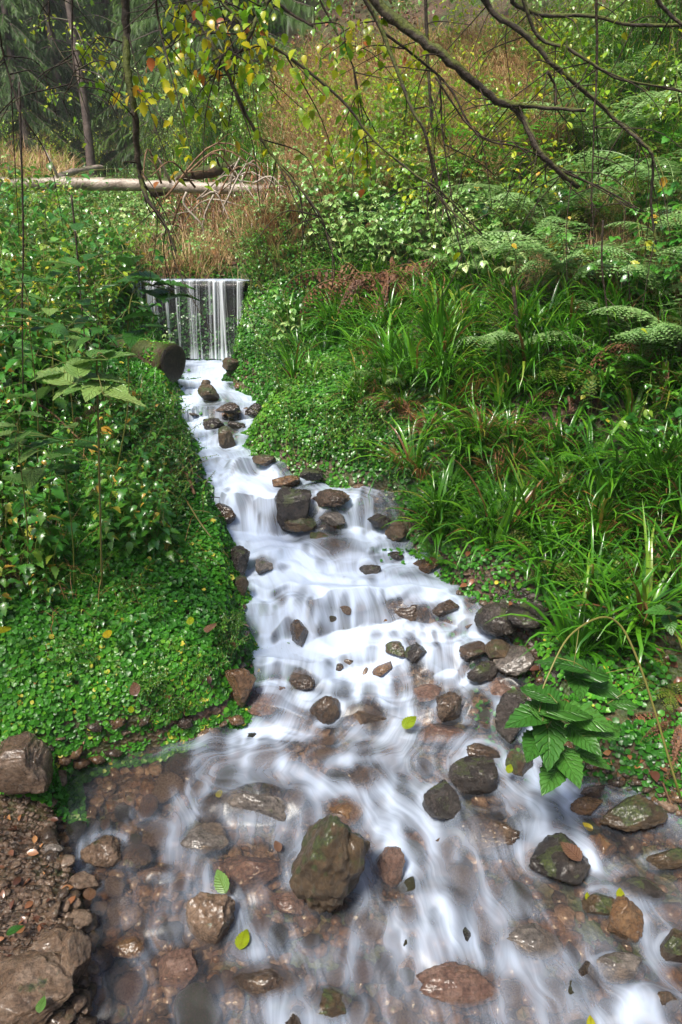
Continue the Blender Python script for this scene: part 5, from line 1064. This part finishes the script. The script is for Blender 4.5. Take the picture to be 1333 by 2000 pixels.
explicit('bramble', [(1330, 1560, 1.75), (1250, 1300, 1.9), (1195, 1208, 1.95), (1120, 1235, 1.85), (1075, 1310, 1.75), (1058, 1375, 1.7), (1085, 1470, 1.7)], .0042,
    [(1100, 1296, 1.8, 85, 60), (1160, 1300, 1.82, 95, -60), (1180, 1340, 1.84, 80, -100), (1130, 1330, 1.8, 70, 170), (1052, 1345, 1.7, 80, 30), (1035, 1400, 1.68, 90, 110), (1110, 1380, 1.68, 105, -75), (1150, 1400, 1.7, 90, -110), (1078, 1425, 1.66, 100, 175),
     (1065, 1375, 1.72, 85, -20), (1140, 1440, 1.68, 70, -150), (1190, 1420, 1.72, 70, -60), (1045, 1455, 1.66, 75, 150), (1110, 1490, 1.66, 85, 190), (1080, 1510, 1.66, 75, 140), (1160, 1480, 1.7, 60, -120), (1220, 1370, 1.8, 60, -80)], 'bigleaf', BIG,
    'large bramble with broad dark green leaves hanging over the right edge of the stream', 'bramble', 1)
explicit('bramble', [(1420, 1500, 1.9), (1330, 1260, 2.0), (1300, 1190, 2.0)], .003, [(1288, 1192, 2.0, 44, 85), (1310, 1210, 2.0, 38, 170), (1312, 1176, 2.0, 32, 20), (1328, 1190, 2.0, 38, -70)], 'bigleaf', BIG, 'five fingered bramble leaf reaching in at the right border', 'bramble', 2)
explicit('raspberry_plant', [(200, 1150, 2.4), (195, 950, 2.25), (192, 800, 2.15), (190, 700, 2.1), (200, 690, 2.1)], .004,
    [(105, 745, 2.1, 62, 70), (90, 728, 2.1, 45, 100), (130, 740, 2.08, 55, 130), (155, 730, 2.1, 55, 20), (185, 755, 2.05, 60, 175), (170, 700, 2.1, 60, 80), (200, 690, 2.15, 55, -10), (232, 700, 2.15, 50, -60), (205, 735, 2.1, 60, -70), (225, 760, 2.05, 62, -140), (245, 770, 2.0, 60, -90), (150, 760, 2.05, 45, 150), (85, 750, 2.1, 40, 60)], 'pale_veined', BIG,
    'raspberry plant with large pale leaves standing out on the left bank', 'raspberry', 3)
explicit('raspberry_plant', [(215, 980, 3.2), (250, 800, 3.0), (250, 640, 2.9), (270, 560, 2.9), (340, 570, 2.9)], .004,
    [(255, 500, 2.9, 52, 20), (270, 545, 2.9, 60, 100), (300, 540, 2.85, 60, -60), (305, 570, 2.9, 60, -150), (340, 555, 2.9, 55, -80), (340, 590, 2.9, 50, -100), (362, 575, 2.9, 40, -60), (240, 620, 2.9, 50, 90), (275, 622, 2.85, 50, -70), (260, 650, 2.85, 52, 180), (230, 660, 2.9, 40, 100), (300, 640, 2.9, 42, -90), (290, 600, 2.95, 42, 10), (200, 520, 2.95, 40, 70)], 'bigleaf', BIG,
    'raspberry plant with big green leaves reaching in front of the weir', 'raspberry', 4)
for i, (px, py, y, lab) in enumerate([(130, 650, 3.4, 'leafy raspberry stem with pale leaves at the left of the weir'), (60, 620, 3.0, 'raspberry stem rising at the left border'), (90, 520, 3.6, 'raspberry stem with shiny top leaves under the fallen log'), (190, 590, 3.6, 'raspberry stem with mixed yellow leaves left of the weir'), (40, 860, 2.4, 'dark leaved raspberry stem low at the left border'), (130, 900, 2.5, 'dark leaved raspberry stem on the lower left bank')]):
    g = np.random.default_rng(300 + i)
    lv = [(px + g.normal(0, 45), py + g.normal(0, 45), y + g.normal(0, .12), g.uniform(34, 52) * 3 / y * .9, g.uniform(0, 360)) for _ in range(16)]
    explicit('raspberry_plant', [(px + 10, py + 420, y + .2), (px + 15, py + 200, y + .1), (px, py + 40, y), (px - 5, py - 40, y)], .0035, lv, 'bigleaf' if i % 2 else 'pale_veined', BIG, lab, 'raspberry', i)
# ================================================================== fallen leaves
for i, (px, py, size, mat, lift, lab) in enumerate([(485, 1832, 52, 'yellow', .0, 'bright yellow green leaf caught in the shallow water at lower left'), (430, 1722, 56, 'pale', .05, 'pale green leaf stuck to the pinkish slab'), (614, 1620, 26, 'pale', .10, 'small pale leaf lying on top of the large mossy boulder'),
        (425, 1548, 26, 'yellow', .0, 'yellow leaf in the flow near the wide grey stone'), (1150, 1612, 26, 'yellow', .0, 'small yellow leaf in the right shallows'), (1125, 1655, 56, 'dead', .09, 'brown grey leaf draped over the glossy black stone'), (795, 1408, 44, 'yellow', .03, 'yellow green leaf caught at the edge of a small fall'), (992, 1500, 26, 'yellow', .06, 'yellow leaf on the slender mossy stone'),
        (20, 1225, 44, 'yellow', .07, 'yellow leaf on the cress near the left border'), (216, 1235, 34, 'yellow', .07, 'yellow brown leaf lying on the cress'), (375, 1212, 28, 'yellow', .07, 'little orange yellow leaf on the cress by the water'), (258, 1385, 22, 'yellow', .05, 'round yellow leaf low on the cress'), (90, 1960, 34, 'pale', .09, 'pale leaf lying on the large flat grey rock'),
        (60, 1900, 50, 'dead', .06, 'dark brown leaf between the lower left rocks'), (1210, 1745, 30, 'yellow', .05, 'yellow leaf on the leaf strewn stone'), (1145, 1750, 20, 'yellow', 0, 'small yellow leaf in the right water'), (270, 1345, 40, 'dead', .07, 'curled brown leaf on the cress'), (410, 1222, 44, 'dead', .07, 'curled grey brown leaf on the cress by the water'),
        (545, 1650, 30, 'dead', .02, 'brown leaf in the water above the pinkish slab'), (1150, 1995, 30, 'yellow', .02, 'yellow leaf at the bottom edge of the picture'), (30, 1810, 36, 'bigleaf', .05, 'green leaf on the gravel of the left shore'), (175, 1738, 44, 'dead', .08, 'dark rolled leaf on the rough brown shore stone')]):
    P0, _ = hit(px, py, fn=lambda x, y: np.maximum(np.where((x > xL(y) - .02) & (x < xR(y) + .02), Wsurf(x, y), -9), Hter(x, y))); P = P0[0]; k = depth(P) / F; g = np.random.default_rng(i + 5)
    P = at_z(px, py, P[2] + lift + .012); mb = MB(); scatter(mb, *BIG, np.array([[0, -.5 * size * k, 0]]), rotm(np.array([g.uniform(-.6, .6)]), np.array([g.normal(.25, .1)]), np.array([g.normal(0, .2)])), np.array([size * k * .85]), np.array([g.uniform(.3, .8)]))
    ob = mb.build('fallen_leaf', G[{'yellow': 'yellow_veined', 'pale': 'pale_veined', 'dead': 'dead_veined'}.get(mat, mat)], None, True); ob.location = P; ob.rotation_euler = (0, 0, g.uniform(-.6, .6)); tag(ob, lab, 'fallen leaf')
# ================================================================== tree whose limbs hang into the view
def hanging_tree():
    root = empty('overhanging_tree', (0, 0, 0)); tag(root, 'tree whose long bare limbs and yellow leaves hang in from above', 'tree'); g = np.random.default_rng(91)
    base = np.array([-2.9, .7, Hter(np.array([-2.9]), np.array([.7]))[0] - .1]); top = np.array([-2.3, 1.0, 6.5]); mb = MB()
    tube(mb, smooth_path([base, base + [0, .05, 1.5], (-2.6, .9, 3.6), top], 6), np.linspace(.17, .06, 19), 14); trunk = mb.build('trunk', BARK, root, True)
    B = [([(700, -80), (735, 5), (800, 60), (880, 120), (960, 190), (1010, 215), (1050, 290), (1085, 330), (1130, 365)], 2.5, 21, 9, [(-1.9, 1.0, 4.0), (-1.0, 1.6, 3.9), (-.2, 2.2, 3.3)]),
         ([(1003, 205), (1060, 210), (1145, 217)], 2.5, 9, 6, []), ([(1085, 330), (1180, 370), (1260, 415)], 2.5, 5, 2, []),
         ([(935, -30), (960, 20), (1030, 70), (1080, 125), (1150, 185), (1210, 240), (1265, 290), (1276, 320), (1272, 400), (1282, 478)], 2.7, 12, 4, [(-1.0, 1.5, 4.3), (.2, 2.3, 3.6)]),
         ([(690, -40), (745, 60), (800, 200), (830, 260), (850, 350), (870, 400), (940, 460)], 2.4, 9, 3, [(-.8, 1.7, 3.7)]), ([(830, -60), (835, 100), (845, 250), (850, 330), (880, 440)], 2.6, 7, 2.5, [(.0, 2.2, 3.6)]),
         ([(850, 150), (930, 260), (1017, 280)], 2.4, 4, 2, []), ([(745, 60), (817, 115), (877, 170), (935, 265), (1020, 290), (1110, 335), (1250, 415)], 2.5, 5, 2, []),
         ([(1010, -40), (1050, 70), (1110, 95), (1200, 150), (1290, 170), (1370, 185)], 2.6, 7, 4, [(.5, 2.2, 3.5)]), ([(1000, 5), (1060, 30), (1150, 30), (1240, 50), (1370, 48)], 2.8, 8, 6, [(.2, 2.3, 3.4)]),
         ([(1165, -60), (1166, 120), (1160, 250), (1155, 420)], 2.7, 5, 2.5, [(.7, 2.3, 3.5)]), ([(1260, -50), (1300, 20), (1380, 80)], 2.3, 9, 6, [(.6, 1.9, 3.4)]),
         ([(400, -60), (430, 0), (500, 70), (570, 115), (667, 195), (732, 275), (817, 345), (857, 370), (942, 457)], 2.3, 6.5, 3.5, [(-1.6, 1.4, 3.6)]),
         ([(345, -60), (365, 0), (430, 110), (440, 135), (490, 240), (530, 300), (600, 385), (630, 430), (645, 485)], 2.2, 9.5, 3.5, [(-1.9, 1.2, 3.6)]),
         ([(240, -60), (247, 60), (250, 130), (262, 220), (270, 300), (275, 350), (287, 385), (310, 420), (328, 450), (345, 490)], 2.2, 17, 4, [(-2.0, 1.1, 3.8), (-1.2, 1.8, 3.4)]),
         ([(560, -60), (525, 0), (500, 40), (485, 82)], 2.2, 10, 7, [(-.5, 1.9, 3.3)]), ([(500, -40), (560, 20), (612, 52)], 2.4, 6, 4, []), ([(485, 80), (470, 100), (440, 105), (430, 120), (428, 180)], 2.2, 4, 2.5, []),
         ([(143, -40), (141, 80), (145, 140), (133, 175)], 2.4, 4, 2, [(-1.9, 1.5, 3.5)]), ([(0, 60), (10, 120), (35, 200), (52, 245)], 2.2, 4, 2, [(-2.2, 1.2, 3.2)]), ([(95, -30), (100, 60), (130, 120), (175, 165)], 2.6, 3, 2, [(-2.0, 1.4, 3.5)]),
         ([(300, -30), (312, 50), (318, 75)], 2.0, 5, 3, [(-1.7, 1.3, 3.4)]), ([(610, -30), (655, 60), (690, 130), (705, 200), (735, 260)], 2.6, 4, 2, [(-.7, 2.0, 3.4)]), ([(860, 150), (865, 260), (885, 400), (905, 520)], 2.5, 4, 1.6, []), ([(1070, 140), (1085, 170), (1085, 205)], 2.6, 5, 3, [])]
    tips = []
    for pl, y, w0, w1, pre in B:
        P = [at_y(a, b, y + .03 * math.sin(i * 1.7)) for i, (a, b) in enumerate(pl)]; C = smooth_path(P, 6); k = len(C); r = np.linspace(w0, w1, k) / F * (y * cp) / 2 * .98
        C = C + g.normal(0, 1, (k, 3)) * (r * .16)[:, None]; r = r * (1 + .06 * g.normal(size=k))
        if pre:
            Q = smooth_path([tuple(top * .3 + base * .7 + np.array([0, 0, 1.6]))] + pre + [P[0]], 6)[:-1]; C = np.concatenate([Q, C]); r = np.concatenate([np.linspace(r[0] * 1.9, r[0] * 1.05, len(Q)), r])
        mb = MB(); tube(mb, C, r, 8); br = mb.build('branch', BARK if w0 > 6 else TWIG, root, True)
        n0 = len(C) - k; tw = MB(); L_, R_, S_, A_ = [], [], [], []
        for q in range(int(k / 3.4) + 2):
            i = g.integers(n0, len(C) - 1); d = np.array([g.normal(0, .7), g.normal(0, .7), g.uniform(-1.3, .15)]); d /= np.linalg.norm(d); L = g.uniform(.08, .36); T = [C[i], C[i] + d * L * .5 + g.normal(0, .02, 3), C[i] + d * L + [0, 0, -.05]]; T = smooth_path(T, 4)
            tube(tw, T, np.linspace(.0022, .0009, len(T)), 4); px, py = project(T[-1])
            dens = (.95 if (280 < px < 780 and py < 380) else .0) + (.35 if (px > 820 and py < 200) else 0) + (.08 if px < 280 and py < 220 else 0) + .04
            for v in T[2:]:
                for z in range(3 if dens > .9 else 1):
                    if g.random() < dens * .6: L_.append(v + g.normal(0, .015, 3)); R_.append(rotm(np.array([g.uniform(0, 6.28)]), np.array([g.normal(-.7, .45)]), np.array([g.normal(0, .5)]))); S_.append(g.uniform(.018, .034)); A_.append(np.clip(g.normal(.45, .22), 0, 1))
        tw.build('twigs', TWIG, br, True)
        if L_: lf = MB(); scatter(lf, *OVAL9, np.array(L_), np.concatenate(R_), np.array(S_), np.array(A_)); lf.build('leaves', G['yellow'] if w0 % 2 else G['lime'], br)
hanging_tree()
# ================================================================== conifers and forest
def spruce(g, H=9, R0=2.2, nwh=26, per=7, sp_=.30, sw=.05, droop=.55, start=.06):
    tr, cr = MB(), MB(); zz = np.linspace(0, H, 14); tube(tr, np.stack([.05 * np.sin(zz), .05 * np.cos(zz * 1.3), zz - .2], 1), np.linspace(H * .017, .015, 14), 10); P, Ro, Sc, A = [], [], [], []
    for w_ in range(nwh):
        v = start + (1 - start) * (w_ + g.uniform(-.3, .3)) / nwh; z = H * max(v, .02); Lb = R0 * (1 - v) ** .8 * g.uniform(.75, 1.1) + .1
        for b in range(per):
            az = g.uniform(0, 6.28); L = Lb * g.uniform(.6, 1.1); n = max(4, int(L / .09)); u = np.linspace(0, 1, n); dz = L * (.12 * u - droop * u ** 1.6) + .12 * L * u ** 4
            C = np.stack([math.cos(az) * L * u, math.sin(az) * L * u, z + dz], 1); tube(tr, C[::max(1, n // 5)], np.linspace(.018, .004, len(C[::max(1, n // 5)])), 4, .3, False); sh = np.clip(g.normal(.45, .2), 0, 1)
            for i in range(1, n):
                for s_ in (-1, 1, 0):
                    P.append(C[i]); Ro.append(rotm(np.array([az - math.pi / 2 + s_ * g.uniform(.7, 1.2)]), np.array([g.uniform(-1.25, -.35) if s_ else g.uniform(-1.5, -.8)]), np.array([g.normal(0, .3)]))); Sc.append([sw * g.uniform(.8, 1.4), sp_ * g.uniform(.6, 1.25) * (1 - .3 * u[i]), sp_ * .6]); A.append(np.clip(sh + g.normal(0, .12), 0, 1))
    m = 11; V = [[0, 0, 0]]; V = []; T = []
    for i in range(m):   # a shoot: needles fanning out both sides of its axis
        y = i / m; ln = .5 * (1 - .6 * y)
        for s_ in (-1, 1): b = len(V); V += [[0, y, -.15 * y * y], [0, y + .055, -.15 * y * y], [s_ * ln * 2.0, y + .17, -.10 - .15 * y * y]]; T.append([b, b + 1, b + 2])
    scatter(cr, np.array(V), None, np.array(T), np.array(P), np.concatenate(Ro), np.array(Sc), np.array(A)); return tr, cr
gt = np.random.default_rng(95)
def tproto(mat, **kw): t_, c_ = spruce(gt, **kw); return [('trunk', mesh_of(t_, 'spruce_trunk', FARBARK, True)), ('crown', mesh_of(c_, 'spruce_crown', G[mat]))]
SP = [tproto('spruce', H=9, R0=2.4), tproto('spruce', H=8, R0=2.0, nwh=24, droop=.75)]
SPN = [tproto('spruce', H=7, R0=2.2, nwh=24, per=9, sp_=.26, sw=.035, droop=.95, start=.12)]
SPF = [tproto('spruce_hazed', H=14, R0=3.2, nwh=26, per=6, sp_=.55, sw=.10, droop=.5), tproto('spruce_hazed', H=12, R0=2.6, nwh=22, per=6, sp_=.5, sw=.10, droop=.7)]
def plant_tree(pr, x, y, sc, label, group=None, name='spruce_tree', rz=None):
    z = Hter(np.array([x]), np.array([y]))[0]; return inst(name, pr, (x, y, z - .1), gt.uniform(0, 6) if rz is None else rz, sc, label, 'tree', group)
def px_x(px, y, z=3): return float(at_y(px, 300, y)[0])
for px, y, k, sc, lab in [(470, 13.0, 0, 1.0, 'dark drooping spruce in the centre behind the fallen log'), (560, 15.5, 1, 1.0, 'dark spruce right of the central drooping one'), (395, 16, 0, .95, 'dark spruce left of the central drooping one'),
        (55, 17, 1, .8, 'small dark spruce at the left behind the log'), (690, 18, 1, .8, 'green spruce at the top of the hillside near the tree trunk'), (1210, 13.5, 0, .8, 'spruce at the top right of the hillside'), (960, 17, 1, .9, 'spruce at the crest of the hillside in the middle')]:
    plant_tree(SP[k], px_x(px, y), y, sc, lab)
plant_tree(SPN[0], 5.0, 7.3, 1.0, 'spruce with long hanging boughs at the right border'); plant_tree(SPN[0], 4.6, 9.6, .9, 'spruce behind the one with long hanging boughs')
for px, y, k in [(-120, 17, 0), (130, 18.5, 1), (240, 20, 0), (320, 17.5, 1), (20, 21, 0), (600, 21, 0), (840, 20, 1), (1090, 19, 0), (1330, 16, 1), (730, 24, 0)]: plant_tree(SP[k], px_x(px, y), y, gt.uniform(.85, 1.1), 'dark green spruce in the edge of the forest behind', 'spruces at the forest edge')
for i, (x, y, k) in enumerate([(-4.5, -2, 0), (-1.5, -5, 1), (2.5, -4.5, 0), (5.5, -1.5, 1), (6.5, 3, 0), (-6.5, 3, 1), (-7, 7, 0), (8.5, 6.5, 1), (0, -9, 0), (-5, -8, 1), (6, -8, 0)]): plant_tree(SP[k], x, y, 1.15, 'dark spruce out of view, added round the camera to darken the side light', 'unseen spruces added round the camera')  # out-of-view spruces added to cut side light and deepen the shadows
gg = np.random.default_rng(96)
for i in range(46):
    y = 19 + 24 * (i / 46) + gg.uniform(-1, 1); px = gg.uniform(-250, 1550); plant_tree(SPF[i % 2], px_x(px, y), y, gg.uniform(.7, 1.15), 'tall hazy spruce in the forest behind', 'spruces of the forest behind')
def bare_trunk(px, y, w, H, mat, label, leanx=0):
    x = px_x(px, y); z = Hter(np.array([x]), np.array([y]))[0]; r = w / F * y * .5; root = empty('tree', (x, y, z)); tag(root, label, 'tree'); g = np.random.default_rng(int(px)); mb = MB(); zz = np.linspace(-.2, H, 16)
    C = np.stack([leanx * zz + .06 * np.sin(zz * .9), .05 * np.cos(zz), zz], 1); tube(mb, C, r * (1 + .6 * np.exp(-np.maximum(zz, 0) * 3)) * np.linspace(1, .5, 16), 14); mb.build('trunk', mat, root, True)
    b = MB(); l = MB(); P = []
    for k in range(26):
        h = g.uniform(.8, H); a = g.uniform(0, 6.28); L = g.uniform(.4, 1.6); c = np.array([leanx * h, 0, h]); d = np.array([math.cos(a), math.sin(a), g.uniform(-.5, .3)]); T = smooth_path([c, c + d * L * .5, c + d * L + [0, 0, -.3 * L]], 4); tube(b, T, np.linspace(.018, .004, len(T)), 4)
        for t in T[3:]: P += [t + g.normal(0, .12, 3) for _ in range(5)]
    b.build('limbs', mat, root, True); P = np.array(P); n = len(P); scatter(l, *OVAL, P, rotm(g.uniform(0, 6.28, n), g.normal(-.5, .4, n), g.normal(0, .4, n)), g.uniform(.05, .1, n), g.uniform(.2, .9, n)); l.build('leaves', G['lime'], root)
bare_trunk(788, 14.5, 40, 9, FARBARK, 'grey spruce trunk standing on top of the hillside'); bare_trunk(172, 15, 14, 8, FARBARK, 'slender straight trunk in the hazy forest at the left'); bare_trunk(168, 19, 22, 9, PALEWOOD, 'pale grey trunk behind the slender one at the left')
bare_trunk(1085, 12.5, 9, 5, FARBARK, 'thin dark young tree on the upper hillside')

# ================================================================== the damp air of the valley
def haze():
    mb = MB(); V = np.array([[x, y, z] for x in (-70, 70) for y in (-13, 100) for z in (-2.5, 17)], float); mb.add(V, [[0, 1, 3, 2], [4, 6, 7, 5], [0, 4, 5, 1], [2, 3, 7, 6], [0, 2, 6, 4], [1, 5, 7, 3]])
    m, n, out = newmat('haze'); vol = N(n, 'ShaderNodeVolumePrincipled'); vol.inputs['Density'].default_value = .0013; vol.inputs['Color'].default_value = (.92, .96, 1, 1); n.links.new(vol.outputs[0], out.inputs[1])
    tag(mb.build('haze', m), kind='stuff')
haze()
